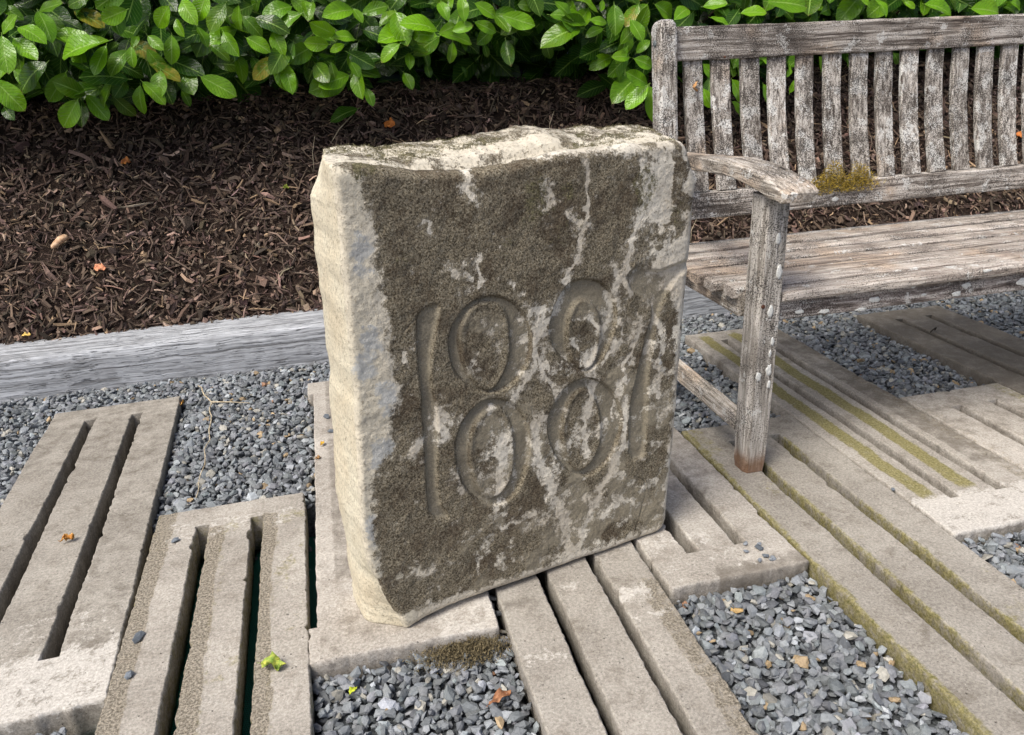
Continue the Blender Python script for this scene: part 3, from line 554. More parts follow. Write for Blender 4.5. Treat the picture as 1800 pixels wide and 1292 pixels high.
def ico():
    p = (1 + 5 ** .5) / 2
    V = np.array([(-1, p, 0), (1, p, 0), (-1, -p, 0), (1, -p, 0), (0, -1, p), (0, 1, p), (0, -1, -p), (0, 1, -p), (p, 0, -1), (p, 0, 1), (-p, 0, -1), (-p, 0, 1)], float)
    V /= np.linalg.norm(V[0])
    F = np.array([(0, 11, 5), (0, 5, 1), (0, 1, 7), (0, 7, 10), (0, 10, 11), (1, 5, 9), (5, 11, 4), (11, 10, 2), (10, 7, 6), (7, 1, 8), (3, 9, 4), (3, 4, 2), (3, 2, 6), (3, 6, 8), (3, 8, 9), (4, 9, 5), (2, 4, 11), (6, 2, 10), (8, 6, 7), (9, 8, 1)])
    return V, F
ICV, ICF = ico()
def euler_mats(a, b, c):
    ca, sa, cb, sb, cc, sc = np.cos(a), np.sin(a), np.cos(b), np.sin(b), np.cos(c), np.sin(c)
    Rx = np.zeros((len(a), 3, 3)); Rx[:, 0, 0] = 1; Rx[:, 1, 1] = ca; Rx[:, 1, 2] = -sa; Rx[:, 2, 1] = sa; Rx[:, 2, 2] = ca
    Ry = np.zeros_like(Rx); Ry[:, 1, 1] = 1; Ry[:, 0, 0] = cb; Ry[:, 0, 2] = sb; Ry[:, 2, 0] = -sb; Ry[:, 2, 2] = cb
    Rz = np.zeros_like(Rx); Rz[:, 2, 2] = 1; Rz[:, 0, 0] = cc; Rz[:, 0, 1] = -sc; Rz[:, 1, 0] = sc; Rz[:, 1, 1] = cc
    return Rz @ Ry @ Rx
def pebble_mesh(name, C, size, rng, mat=GRAVEL, tilt=0.5, tint=None):
    n = len(C)
    s = np.stack([size, size * rng.uniform(.55, .95, n), size * rng.uniform(.28, .62, n)], 1)
    # angular chips: push random corners out
    V = ICV[None] * (1 + (rng.random((n, 12, 1)) - .5) * .75) + (rng.random((n, 12, 3)) - .5) * .3
    V = np.clip(V, -.86, .86) * s[:, None]
    M = euler_mats(rng.normal(0, tilt, n), rng.normal(0, tilt, n), rng.uniform(0, 6.283, n))
    V = np.einsum('nij,nkj->nki', M, V) + C[:, None]
    F = (ICF[None] + (np.arange(n) * 12)[:, None, None]).reshape(-1, 3)
    if tint is None:
        v = rng.lognormal(math.log(0.185), .30, n)[:, None]
        tint = np.minimum(v, .42) * np.array([0.93, 1.0, 1.04])[None] * (1 + rng.normal(0, .014, (n, 3)))
        r = rng.random(n)
        tint[r < .018] = np.array([.36, .27, .16]) * rng.uniform(.6, 1.2, ((r < .018).sum(), 1))
        tint[(r > .045) & (r < .10)] = np.array([.30, .29, .25]) * rng.uniform(.7, 1.3, (((r > .045) & (r < .10)).sum(), 1))
        tint[(r > .1) & (r < .1015)] = np.array([.27, .15, .09])
    return mesh_np(name, V.reshape(-1, 3), [F], attrs={'tint': np.repeat(tint, 12, 0)}, mat=mat)
# staggered sampling, denser and bigger stones on top
pts = []
for layer, (sp, dz) in enumerate(((.0138, -.006), (.0150, .003))):
    ax = np.arange(-1.5, 3.15, sp); ay = np.arange(0.45, 2.535, sp)
    A, B = np.meshgrid(ax, ay, indexing='ij'); n = A.size
    x = A.ravel() + rng.uniform(-.6, .6, n) * sp; y = B.ravel() + rng.uniform(-.6, .6, n) * sp
    keep = np.ones(n, bool)
    # outside the lens's reach on the near side
    keep &= ~((y < 0.95) & (x < -0.75)) & ~((x > 1.6) & (y < 0.7)) & ~((x < -1.25) & (y < 1.6))
    x, y = x[keep], y[keep]
    un = under(x, y)
    near = under(x, y, .012) & ~un
    inn = (x > -.5) & (x < np.where(y < 1.12, -.135, -.085)) & (y < 1.62)
    z = np.where(un, -0.108, gz(x, y)) + dz
    z = np.where(near, z - .002, z)
    k = ~(inn & (rng.random(len(x)) > .05)) if layer else ~(inn & (rng.random(len(x)) > .03))
    k &= ~(un & (layer == 1))
    k &= y < 2.53
    k &= ~(un & ((x > .82) & (rng.random(len(x)) > .6)))
    z = np.where(inn, -0.098, z)
    pts.append(np.stack([x, y, z + rng.uniform(-.003, .004, len(x))], 1)[k])
PTS = np.concatenate(pts)
size = np.clip(rng.lognormal(math.log(.0099), .32, len(PTS)), .004, .0175)
size = np.where(under(PTS[:, 0], PTS[:, 1], .01), np.minimum(size, .011), size)
g = obj('gravel', pebble_mesh('gravel', PTS, size, rng)); tag(g, 'loose blue-grey slate chippings with a few tan ones filling the ground between the concrete panels', 'gravel'); g['kind'] = 'stuff'

# --- green netting under the near left panel
def mat_net():
    t = NT('green woven netting')
    s = t.n('ShaderNodeSeparateXYZ'); t.put(s.inputs[0], t.add(t.pos, t.scale(t.noise(t.pos, 12, 2, col=True), .01)))
    a = t.math('ABSOLUTE', t.math('SINE', t.math('MULTIPLY', t.math('ADD', s.outputs[0], t.math('MULTIPLY', s.outputs[1], .35)), 900)))
    b = t.math('ABSOLUTE', t.math('SINE', t.math('MULTIPLY', s.outputs[1], 700)))
    m = t.math('MAXIMUM', t.ramp(a, .75, .95), t.ramp(b, .75, .95))
    c = t.mix(m, (0.003, 0.045, 0.03), (0.008, 0.16, 0.10))
    return t.out(c, .55, t.bump(m, .001), .4)
n1, n2 = 60, 90
X, Y = np.meshgrid(np.linspace(-.49, -.075, n1), np.linspace(.35, 1.60, n2), indexing='ij')
Z = -.098 + (NZ.fbm(X * 9, Y * 7, 3) - .5) * .03 - .05 * sstep(-.15, -.12, X) * sstep(1.16, 1.10, Y)
o = obj('green_netting', mesh_np('green_netting', np.stack([X, Y, Z], -1).reshape(-1, 3), [grid_faces(n1, n2)], mat=mat_net(), smooth=True))
sol = o.modifiers.new('thickness', 'SOLIDIFY'); sol.thickness = .002
tag(o, 'crumpled dark green mesh netting showing through the slots of the nearest left panel', 'netting')

# --- bark bank rising behind the sleeper
def bank_z(x, y):
    z = .092 + np.maximum(0, y - 2.70) * .95 + sstep(2.62, 2.78, y) * 0.0
    z = np.where(y > 3.42, .776 + (y - 3.42) * .12, z)
    return z + (NZ.fbm(x * 2.3 + 3, y * 2.3, 3) - .5) * .05 * sstep(2.75, 2.9, y)
nx, ny = 220, 110
X, Y = np.meshgrid(np.linspace(-4, 6, nx), np.concatenate([np.linspace(2.70, 3.6, 90), np.linspace(3.65, 9, 20)]), indexing='ij')
Z = bank_z(X, Y) - .018
V = np.stack([X, Y, Z], -1).reshape(-1, 3)
struct('bark_bank', mesh_np('bark_bank', V, [grid_faces(nx, ny)], mat=SOIL, smooth=True))

def chips(name, x, y, z, ln, wd, th, rng, slope=.76, label=None, tint=None, yaw=None):
    n = len(x)
    secs = np.array([-.5, -.05, .5])
    prof = np.array([(-.5, -.3), (.5, -.3), (.0, .5)])
    V = np.zeros((n, 3, 3, 3))
    bend = rng.normal(0, .10, n); tw = rng.normal(0, .35, n)
    for i, sx in enumerate(secs):
        wsc = (1.0 if i == 1 else rng.uniform(.25, .85, n)); yo = rng.normal(0, .08, n) * ln * (i == 1)
        for j, (a, b) in enumerate(prof):
            V[:, i, j, 0] = sx * ln
            V[:, i, j, 1] = a * wd * wsc + yo
            V[:, i, j, 2] = b * th + (bend * ln if i == 1 else 0) + a * wd * tw * sx
    V = V.reshape(n, 9, 3)
    M = euler_mats(rng.normal(0, .5, n), rng.normal(0, .28, n), rng.uniform(0, 6.283, n) if yaw is None else yaw)
    V = np.einsum('nij,nkj->nki', M, V)
    sl = slope
    a = np.where(y < 3.42, sl, .12); ca, sa = np.cos(a)[:, None], np.sin(a)[:, None]
    Vy = V[:, :, 1] * ca - V[:, :, 2] * sa; Vz = V[:, :, 1] * sa + V[:, :, 2] * ca
    V[:, :, 1] = Vy; V[:, :, 2] = Vz
    V += np.stack([x, y, z], 1)[:, None]
    f = []
    for i in range(2):
        for j in range(3):
            j2 = (j + 1) % 3; f.append((i * 3 + j, i * 3 + j2, (i + 1) * 3 + j2, (i + 1) * 3 + j))
    f = np.array(f); caps = np.array([(2, 1, 0), (6, 7, 8)])
    F1 = (f[None] + (np.arange(n) * 9)[:, None, None]).reshape(-1, 4)
    F2 = (caps[None] + (np.arange(n) * 9)[:, None, None]).reshape(-1, 3)
    if tint is None:
        v = rng.lognormal(math.log(.070), .6, n)[:, None]
        tint = v * np.array([1.22, .86, .65])[None] * (1 + rng.normal(0, .05, (n, 3)))
        r = rng.random(n)
        k = r < .05; tint[k] = np.array([.30, .21, .13]) * rng.uniform(.6, 1.3, (k.sum(), 1))
        k = (r > .035) & (r < .12); tint[k] = np.array([.12, .085, .06]) * rng.uniform(.8, 1.3, (k.sum(), 1))
    return mesh_np(name, V.reshape(-1, 3), [F1, F2], attrs={'tint': np.repeat(tint, 9, 0)}, mat=CHIP)
n = 43000
x = rng.uniform(-1.75, 3.9, n); y = rng.uniform(2.69, 3.75, n)
ln = np.clip(rng.lognormal(math.log(.026), .65, n), .006, .12); wd = np.clip(rng.lognormal(math.log(.0060), .6, n), .002, .022)
big = rng.random(n) < .06; wd = np.where(big, wd * 2.0, wd)
z = bank_z(x, y) + rng.uniform(-.012, .010, n)
m = obj('bark_mulch', chips('bark_mulch', x, y, z, ln, wd, wd * .5, rng)); tag(m, 'dark brown shredded bark mulch covering the sloping bed below the hedge', 'mulch'); m['kind'] = 'stuff'

# ------------------------------------------------------------------ date stone
SA = np.array([0.042, 1.106, 0.0]); SU = np.array([math.cos(math.radians(14.87)), math.sin(math.radians(14.87)), 0]); SN = np.array([SU[1], -SU[0], 0])
def poly_sd(U, Vv, poly):
    """signed distance, negative inside"""
    P = np.array(poly, float); n = len(P)
    d = np.full(U.shape, 1e9); ins = np.zeros(U.shape, bool)
    for i in range(n):
        a = P[i]; b = P[(i + 1) % n]; e = b - a
        wx = U - a[0]; wy = Vv - a[1]
        t = np.clip((wx * e[0] + wy * e[1]) / (e @ e + 1e-12), 0, 1)
        d = np.minimum(d, (wx - e[0] * t) ** 2 + (wy - e[1] * t) ** 2)
        c = ((a[1] > Vv) != (b[1] > Vv))
        ins ^= c & (U < (b[0] - a[0]) * (Vv - a[1]) / (b[1] - a[1] + 1e-12) + a[0])
    d = np.sqrt(d); return np.where(ins, -d, d)
def line_d(U, Vv, P):
    d = np.full(U.shape, 1e9)
    for i in range(len(P) - 1):
        a = np.array(P[i]); e = np.array(P[i + 1]) - a
        wx = U - a[0]; wy = Vv - a[1]; t = np.clip((wx * e[0] + wy * e[1]) / (e @ e + 1e-12), 0, 1)
        d = np.minimum(d, np.hypot(wx - e[0] * t, wy - e[1] * t))
    return d
def chaikin(P, n=2, closed=True):
    P = np.array(P, float)
    for _ in range(n):
        Q = np.roll(P, -1, 0)
        P = np.stack([P * .75 + Q * .25, P * .25 + Q * .75], 1).reshape(-1, 2)
    return P
def curve(P, t):
    P = np.array(P, float); s = np.concatenate([[0], np.cumsum(np.linalg.norm(np.diff(P, axis=0), axis=1))]); s /= s[-1]
    return np.stack([np.interp(t, s, P[:, 0]), np.interp(t, s, P[:, 1])], -1)

NS, NTT = 370, 470
s_ = np.linspace(0, 1, NS); t_ = np.linspace(0, 1, NTT)
CB, CT, CL, CR = curve(EDGE_B, s_), curve(EDGE_T, s_), curve(EDGE_L, t_), curve(EDGE_R, t_)
Sg, Tg = np.meshgrid(s_, t_, indexing='ij')
def coons(k):
    b, tt, l, r = CB[:, k], CT[:, k], CL[:, k], CR[:, k]
    return ((1 - Tg) * b[:, None] + Tg * tt[:, None] + (1 - Sg) * l[None] + Sg * r[None]
            - ((1 - Sg) * (1 - Tg) * b[0] + Sg * (1 - Tg) * b[-1] + (1 - Sg) * Tg * tt[0] + Sg * Tg * tt[-1]))
U = coons(0); Vf = coons(1)
# wobble the outline a little
edge = np.minimum(np.minimum(Sg, 1 - Sg), np.minimum(Tg, 1 - Tg))
wn = sstep(.02, 0, edge)
U = U + (NZ.fbm(Vf * 26, U * 26, 4) - .5) * .007 * wn
Vf = Vf + (NZ.fbm(U * 24 + 9, Vf * 24, 4) - .5) * .009 * wn * sstep(.02, .2, Vf)
dep = (NZ.fbm(U * 9, Vf * 9, 3) - .5) * .007 + (NZ.fbm(U * 45, Vf * 45 + 3, 4) - .5) * .0035 + (NZ.fbm(U * 160, Vf * 160, 2) - .5) * .0012
grv = np.zeros_like(U)
LINE = np.full_like(U, 1.0)
for i in (0, 2):
    do1, do2 = [poly_sd(U, Vf, chaikin(OVALS[i + k][0])) for k in (0, 1)]
    di1, di2 = [poly_sd(U, Vf, chaikin(OVALS[i + k][1])) for k in (0, 1)]
    kk_ = .012; h_ = np.clip(.5 + .5 * (do2 - do1) / kk_, 0, 1)
    do = do2 * (1 - h_) + do1 * h_ - kk_ * h_ * (1 - h_)          # the two loops open into each other at the waist
    di = np.minimum(di1, di2)
    ring = np.minimum(-do, di)
    LINE = np.where(np.abs(do) < np.abs(LINE), -do, LINE)
    wear = .55 + .6 * NZ.fbm(U * 16 + i, Vf * 16, 3)
    dep += sstep(0, .0045, -do) * sstep(-.001, .009, di) * .0082 * wear
    dep += .0020 * sstep(.0, .012, -di) + .0012 * sstep(.01, -.012, do)
    grv = np.maximum(grv, sstep(0.003, .008, ring))
for i, P in enumerate(STROKES):
    d = poly_sd(U, Vf, chaikin(P, 1))
    rim = (.0070 if i != 2 else .0075) * (.6 + .7 * NZ.fbm(U * 16 + i, Vf * 16, 3))
    wr = .009 if i == 0 else .010
    dep += rim * sstep(0, wr, -d)
    grv = np.maximum(grv, sstep(0, .008, -d) * .85)
# fine crack at lower right
ck = line_d(U, Vf, [(.485, .155), (.51, .14), (.515, .11), (.505, .07), (.49, .03)])
dep += .0016 * sstep(.0022, 0, ck)
# rounded arrises
def rnd(e, r): return np.where(e < r, r * (1 - np.sqrt(np.clip(1 - (1 - np.clip(e, 0, r) / r) ** 2, 0, 1))), 0)
eL = np.abs(U - np.interp(Vf, [p[1] for p in EDGE_L], [p[0] for p in EDGE_L])); eR = np.abs(np.interp(Vf, [p[1] for p in EDGE_R], [p[0] for p in EDGE_R]) - U)
eL = Sg * .62; eR = (1 - Sg) * .62; eT = (1 - Tg) * .78; eB = Tg * .78
top_r = .010 + .016 * NZ.fbm(U * 8, U * 0 + 2, 3)
dep += rnd(eL, .009) + rnd(eR, .024) + rnd(eT, .016) * (top_r / .016) + rnd(eB, .020) * sstep(-.02, .05, U)
STREAK = np.zeros_like(U)
ju = (NZ.fbm(U * 70, Vf * 70, 5) - .5) * .022; jv = (NZ.fbm(U * 70 + 11, Vf * 70 + 7, 5) - .5) * .022
for P, wd_, stg in STREAKS:
    d = line_d(U + ju, Vf + jv, P)
    STREAK = np.maximum(STREAK, min(1.0, stg * 1.15) * np.maximum(1.0 * sstep(wd_ * 1.4, wd_ * .2, d), .45 * sstep(wd_ * 4, 0, d)))
fp = list(FILM_LEFT) + list(reversed(FILM_RIGHT))
sdf = poly_sd(U + ju * .8, Vf + jv * .8, fp)
film = sstep(.020, -.014, sdf)
film *= 1 - STREAK
film *= 1 - .47 * sstep(.46, .74, NZ.fbm(U * 48 + 31, Vf * 48 + 5, 6)) * sstep(.66, .42, Vf + U * .15 - .05) * sstep(.06, .2, U + .15 * sstep(.15, .0, Vf))       # patchier low down
film = np.maximum(film, .75 * sstep(.50, .66, NZ.fbm(U * 30 + 3, Vf * 30 + 9, 5)) * sstep(.45, .52, U) * sstep(.35, .42, Vf))
film *= 1 - .8 * sstep(.045, .0, Vf - .0) * 1.0
grv = np.maximum(grv, sstep(.42, .62, NZ.fbm(U * 11 + 2, Vf * 11 + 6, 5)) * .75 * sstep(.60, .5, Vf) * sstep(.08, .16, U)) + .25 * sstep(.5, .7, NZ.fbm(U * 25 + 2, Vf * 25 + 6, 4))
film = np.maximum(film, .8 * sstep(.004, .0015, np.abs(LINE - .002)) * sstep(.35, .55, NZ.fbm(U * 40, Vf * 40 + 8, 3)))
film = film * .70 + .075
moss = sstep(.46, .74, Vf) * .52 * (U > .0) * sstep(.40, .58, NZ.fbm(U * 14, Vf * 14, 3)) + .15 * sstep(.35, .7, NZ.fbm(U * 9, Vf * 9 + 4, 3))
blue = np.zeros_like(U)
for bx_, bv_ in BLUE: blue = np.maximum(blue, sstep(.034, .0, np.hypot(U - bx_ + ju, (Vf - bv_) * .6 + jv)))
blue = np.where(film > .5, blue * .4, blue)
yel = sstep(.05, -.01, U) * .5 + .1 * sstep(.1, 0, Vf)

P3 = SA + SU * U[..., None] + np.array([0, 0, 1.0]) * Vf[..., None] - SN * dep[..., None]
V = [P3.reshape(-1, 3)]
A_ = dict(film=film.ravel(), moss=moss.ravel(), blue=blue.ravel(), yellow=yel.ravel(), groove=grv.ravel())
# boundary loop: bottom L>R, right up, top R>L, left down
per = [(i, 0) for i in range(NS)] + [(NS - 1, j) for j in range(1, NTT)] + [(i, NTT - 1) for i in range(NS - 2, -1, -1)] + [(0, j) for j in range(NTT - 2, 0, -1)]
pi = np.array([i * NTT + j for i, j in per]); ii = np.array([p[0] for p in per]); jj = np.array([p[1] for p in per])
bu, bv, bd = U.ravel()[pi], Vf.ravel()[pi], dep.ravel()[pi]
isL = (ii == 0); isT = (jj == NTT - 1); isB = jj == 0; isR = ii == NS - 1
DEPTH = .142
rings = [pi]; off = NS * NTT; NR = 46
for k in range(1, NR + 1):
    q = k / NR
    d = bd + (DEPTH - bd) * q
    u = bu.copy(); v = bv.copy()
    ang = 3 + d * 40
    # left flank
    wl = sstep(.03, .0, ii / (NS - 1.))
    lowc = np.clip((.15 - bv) / .15, 0, 1)
    u = np.where(isL | (isB & (bu < .03)), u - (lowc * .05) * sstep(0, .07, d) * np.where(isB, sstep(.03, 0, bu), 1), u)
    u = u + np.where(isL | isT, np.clip(bv - .735, 0, .05) * .55 * sstep(.03, .14, d) * np.where(isT, sstep(.14, -.02, bu), 1), 0)
    u = np.where(isL, u + (NZ.fbm(bv * 18, d * 22 + 3, 4) - .5) * .005 * sstep(0, .3, q) - .003 * np.sin(np.pi * q), u)
    u = np.where(isR, u + (NZ.fbm(bv * 12, d * 22 + 8, 4) - .5) * .012 * sstep(0, .3, q), u)
    # broken top: a sunken shelf behind the front arris on the left part, then a second ridge
    hol = sstep(.05, .12, bu) * sstep(.42, .33, bu)
    tz = np.interp(bu, [-.03, .05, .15, .3, .5], [.006, .014, .022, .023, .018]) * sstep(.02, .14, d) - .010 * hol * sstep(.004, .018, d) * sstep(.060, .035, d)
    tz = tz + .008 * hol * sstep(.045, .05, d) + (NZ.fbm(bu * 26, d * 40 + 2, 5) - .5) * .009 * sstep(0, .2, q)
    v = np.where(isT, v + tz, v)
    vt = sstep(.76, .79, bv)
    v = np.where((isL | isR) & ~isT, v + vt * (sstep(.02, .14, d) * np.where(isR, .018, .006)), v)
    v = np.where(isB, v + .003 * (NZ.fbm(bu * 15, d * 20, 3) - .5), v)
    R = SA + SU * u[:, None] + np.array([0, 0, 1.0]) * v[:, None] - SN * d[:, None]
    V.append(R); rings.append(np.arange(len(R)) + off); off += len(R)
    A_['film'] = np.concatenate([A_['film'], np.where(isT, .22 + .30 * sstep(.45, .6, NZ.fbm(bu * 13, d * 30, 4)), np.where(isL, .10 + .1 * sstep(.14, .02, bv), np.where(isR, .35, .25)))])
    A_['moss'] = np.concatenate([A_['moss'], np.where(isT, .18 + .36 * sstep(.45, .62, NZ.fbm(bu * 16 + 4, d * 30, 4)), np.where(isL, .12, .1))])
    A_['blue'] = np.concatenate([A_['blue'], np.zeros(len(R))])
    A_['yellow'] = np.concatenate([A_['yellow'], np.where(isL, 1.0, .3)])
    A_['groove'] = np.concatenate([A_['groove'], np.zeros(len(R))])
F = [grid_faces(NS, NTT)]
k_ = len(pi); a_ = np.arange(k_); b_ = (a_ + 1) % k_
for r0, r1 in zip(rings[:-1], rings[1:]): F.append(np.stack([r0[a_], r1[a_], r1[b_], r0[b_]], 1))
Vall = np.concatenate(V + [(SA + SU * .28 + np.array([0, 0, .4]) - SN * DEPTH)[None]])
F.append(np.stack([rings[-1][a_], np.full(k_, len(Vall) - 1), rings[-1][b_]], 1))
for kk in A_: A_[kk] = np.concatenate([A_[kk], [0.2]])
ST = thing('date_stone', 'tall weathered sandstone block with the carved date 1881, standing upright on the concrete panels', 'date stone', tuple(SA))
me = mesh_np('stone_block', Vall - SA, F, attrs=A_, mat=STONE, smooth=True)
obj('stone_block', me, ST)

def tufts(name, C, N, ln, wdt, rng, mat, parent, spread=.7, pull=(0, 0, 0)):
    """small three-cornered moss blades"""
    n = len(C)
    D = N + rng.normal(0, spread, (n, 3)) * .6 + np.array(pull); D /= np.linalg.norm(D, axis=1)[:, None]
    Sx = np.cross(D, rng.normal(0, 1, (n, 3))); Sx /= np.linalg.norm(Sx, axis=1)[:, None]
    L = (ln * rng.uniform(.5, 1.3, n))[:, None]
    V = np.stack([C - Sx * wdt, C + Sx * wdt, C + D * L + rng.normal(0, .15, (n, 3)) * L], 1).reshape(-1, 3)
    o = obj(name, mesh_np(name, V, [np.arange(n * 3).reshape(-1, 3)], mat=mat), parent); o['kind'] = 'stuff'
    return o
# moss tufts on the top edge and crest of the stone
mv = np.asarray(A_['moss']); idx = np.where((mv > .34))[0]
idx = idx[Vall[idx, 2] > .60]
pr = np.clip((Vall[idx, 2] - .58) / .2, .1, 1) ** 2; idx = rng.choice(idx, 9000, p=pr / pr.sum())
C = Vall[idx] - SA + rng.normal(0, .0012, (len(idx), 3)); front = idx < NS * NTT
N = np.where(front[:, None], SN[None] * .7 + np.array([0, 0, .5]), np.array([0, 0, 1.0]))
tufts('moss', C, N, .0022, .0006, rng, DMOSS, ST, 1.2)

# ------------------------------------------------------------------ garden bench
BN = thing('garden_bench', 'weathered wooden garden bench with slatted back, curved arm and mossy lower rail', 'bench', (0.875, 1.44, 0))
BO = np.array([0.875, 1.44, 0])
def B(p): return tuple(np.array(p, float) - BO)
def btimber(name, p0, p1, *a, **k): return timber(name, B(p0), B(p1), *a, parent=BN, **k)
XR = 2.64
def leg(x, seed):
    z = np.concatenate([[0.0, .006, .02], np.linspace(.05, .635, 14)])
    path = np.stack([np.full(len(z), x) - BO[0], np.full(len(z), 1.438) - BO[1], z], 1)
    sc = np.interp(z, [0, .02, .08, .64], [.86, .92, .98, 1.0])
    prof = []
    for a, b in ((.031, .020), (.022, .033), (-.022, .033), (-.031, .020), (-.031, -.020), (-.022, -.033), (.022, -.033), (.031, -.020)):
        prof.append((a, b))
    # doubled corners keep the chamfers crisp but worn
    V, F = sweep(path, [(p[0] * 1, p[1]) for p in prof], (0, 1, 0), seed, .0012, sc)
    return obj('leg', mesh_np('leg', V, F, mat=WZL), BN)
leg(0.884, 1); leg(XR - .035, 2)
def back_post(x, seed):
    z = np.concatenate([[0, .01], np.linspace(.05, .43, 6), np.linspace(.48, .955, 12), [.968, .976, .979]])
    y = np.where(z < .43, 1.925, 1.925 + (z - .43) / .54 * .062) + .0
    path = np.stack([np.full(len(z), x) - BO[0], y - BO[1], z], 1)
    sc = np.ones((len(z), 2)); sc[-3:] = [(.9, .9), (.72, .72), (.4, .4)]; sc[0] = .9
    V, F = sweep(path, rrect(.052, .055, .009), (0, 1, 0), seed, .0014, sc)
    return obj('back_post', mesh_np('back_post', V, F, mat=WZ), BN)
back_post(.879, 3); back_post(XR - .033, 4)
# bolt head on the back post's outer side
def disc(name, c, axis, r, th, mat, parent, seg=14, dome=.4):
    a = np.linspace(0, 2 * math.pi, seg, endpoint=False); axis = np.array(axis, float)
    o_ = np.array((0, 0, 1.0)) if abs(axis[2]) < .9 else np.array((1.0, 0, 0)); s1 = np.cross(axis, o_); s1 /= np.linalg.norm(s1); s2 = np.cross(axis, s1)
    V = [np.array(c) + (s1 * math.cos(t) + s2 * math.sin(t)) * r * k + axis * th * h for k, h in ((1, -.5), (1, .4), (.7, .9)) for t in a] + [np.array(c) + axis * th]
    F = [np.array([(i * seg + j, i * seg + (j + 1) % seg, (i + 1) * seg + (j + 1) % seg, (i + 1) * seg + j) for i in range(2) for j in range(seg)]), np.array([(2 * seg + j, 2 * seg + (j + 1) % seg, 3 * seg) for j in range(seg)])]
    return obj(name, mesh_np(name, V, F, mat=mat, smooth=True), parent)
disc('bolt', B((.853, 1.978, .925)), (-1, 0, 0), .0085, .004, IRON, BN)
disc('screw', B((.866, 1.405, .404)), (0, -1, 0), .0045, .0022, RUST, BN)
disc('screw', B((1.035, 1.955, .886)), (0, -1, 0), .003, .0015, RUST, BN)
btimber('top_rail', (.904, 1.990, .921), (XR - .064, 1.990, .921), .034, .080, WX, r=.005, n=60, jit=.0016, seed=5)
btimber('lower_rail', (.912, 1.915, .522), (XR - .064, 1.915, .522), .034, .068, WX, r=.005, n=60, jit=.0018, seed=6)
btimber('apron', (.912, 1.442, .388), (XR - .073, 1.442, .388), .030, .058, WA, r=.004, n=40, seed=7)
btimber('side_rail', (.862, 1.474, .388), (.862, 1.900, .388), .030, .052, WY, r=.004, seed=8)
btimber('side_rail', (XR - .05, 1.474, .388), (XR - .05, 1.900, .388), .030, .052, WY, r=.004, seed=9)
btimber('stretcher', (.870, 1.465, .106), (.870, 1.905, .106), .030, .042, WY, r=.004, seed=10)
btimber('stretcher', (XR - .05, 1.465, .106), (XR - .05, 1.905, .106), .030, .042, WY, r=.004, seed=11)
btimber('rear_apron', (.912, 1.925, .388), (XR - .064, 1.925, .388), .025, .055, WX, r=.004, seed=12)
btimber('seat_bearer', (1.75, 1.46, .385), (1.75, 1.91, .385), .03, .05, WY, r=.004, seed=13)
# back slats: bowed boards, each its own
for i in range(20):
    x = .960 + i * .0812
    if x > XR - .09: break
    r = random.Random(i)
    z = np.linspace(.556, .882, 18)
    q = (z - .556) / .326
    y = 1.915 + q * .078 + .009 * np.sin(q * math.pi) - .003
    path = np.stack([np.full(18, x) + .001 * np.sin(q * 3 + i) + (r.random() - .5) * .004 - BO[0], y - BO[1], z], 1)
    V, F = sweep(path, rrect(.051 + r.uniform(-.002, .002), .015, .0035), (0, 1, 0), i, .0014, 1 + (NZ.fbm(q * 6 + i, q * 0 + i * 2.1, 3)[:, None] - .5) * np.array([[.05, .2]]))
    obj('back_slat', mesh_np('back_slat', V, F, mat=WZ), BN)
# seat slats, front to back
ys = [(1.408, 1.459), (1.475, 1.526), (1.542, 1.592), (1.608, 1.658), (1.674, 1.724), (1.740, 1.790), (1.806, 1.868)]
for i, (ya, yb) in enumerate(ys):
    yc = (ya + yb) / 2; dip = .430 - .0 - .012 * math.sin((yc - 1.41) / .46 * math.pi) * 0.5 - .0115
    x0 = .914 if i == 0 else (.836, .822, .816, .814, .814, .814)[i - 1]
    x1 = XR - .075 if i == 0 else XR + .02
    t = timber('seat_slat', B((x0, yc, dip)), B((x1, yc, dip)), (yb - ya), .024, WS, BN, r=.004 if i else .007, n=70, jit=.0013, seed=20 + i)
# front slat stub behind the leg with its rounded end
# arm rests
def arm(xc, seed):
    y = np.concatenate([[1.322, 1.325, 1.332], np.linspace(1.345, 1.96, 26)])
    zt = np.interp(y, [1.32, 1.345, 1.38, 1.43, 1.50, 1.56, 1.70, 1.96], [.652, .663, .672, .681, .688, .690, .680, .662])
    th = np.interp(y, [1.322, 1.332, 1.37, 1.5, 1.96], [.016, .024, .033, .034, .032])
    wv = np.interp(y, [1.322, 1.332, 1.36, 1.45, 1.6, 1.96], [.066, .078, .084, .084, .075, .058])
    path = np.stack([np.full(len(y), xc) - BO[0], y - BO[1], zt - th / 2], 1)
    V, F = sweep(path, rrect(1, 1, .13, 3), (0, 0, 1), seed, .0012, np.stack([wv, th], 1))
    return obj('arm_rest', mesh_np('arm_rest', V, F, mat=WY, smooth=False), BN)
arm(.878, 30); arm(XR - .036, 31)
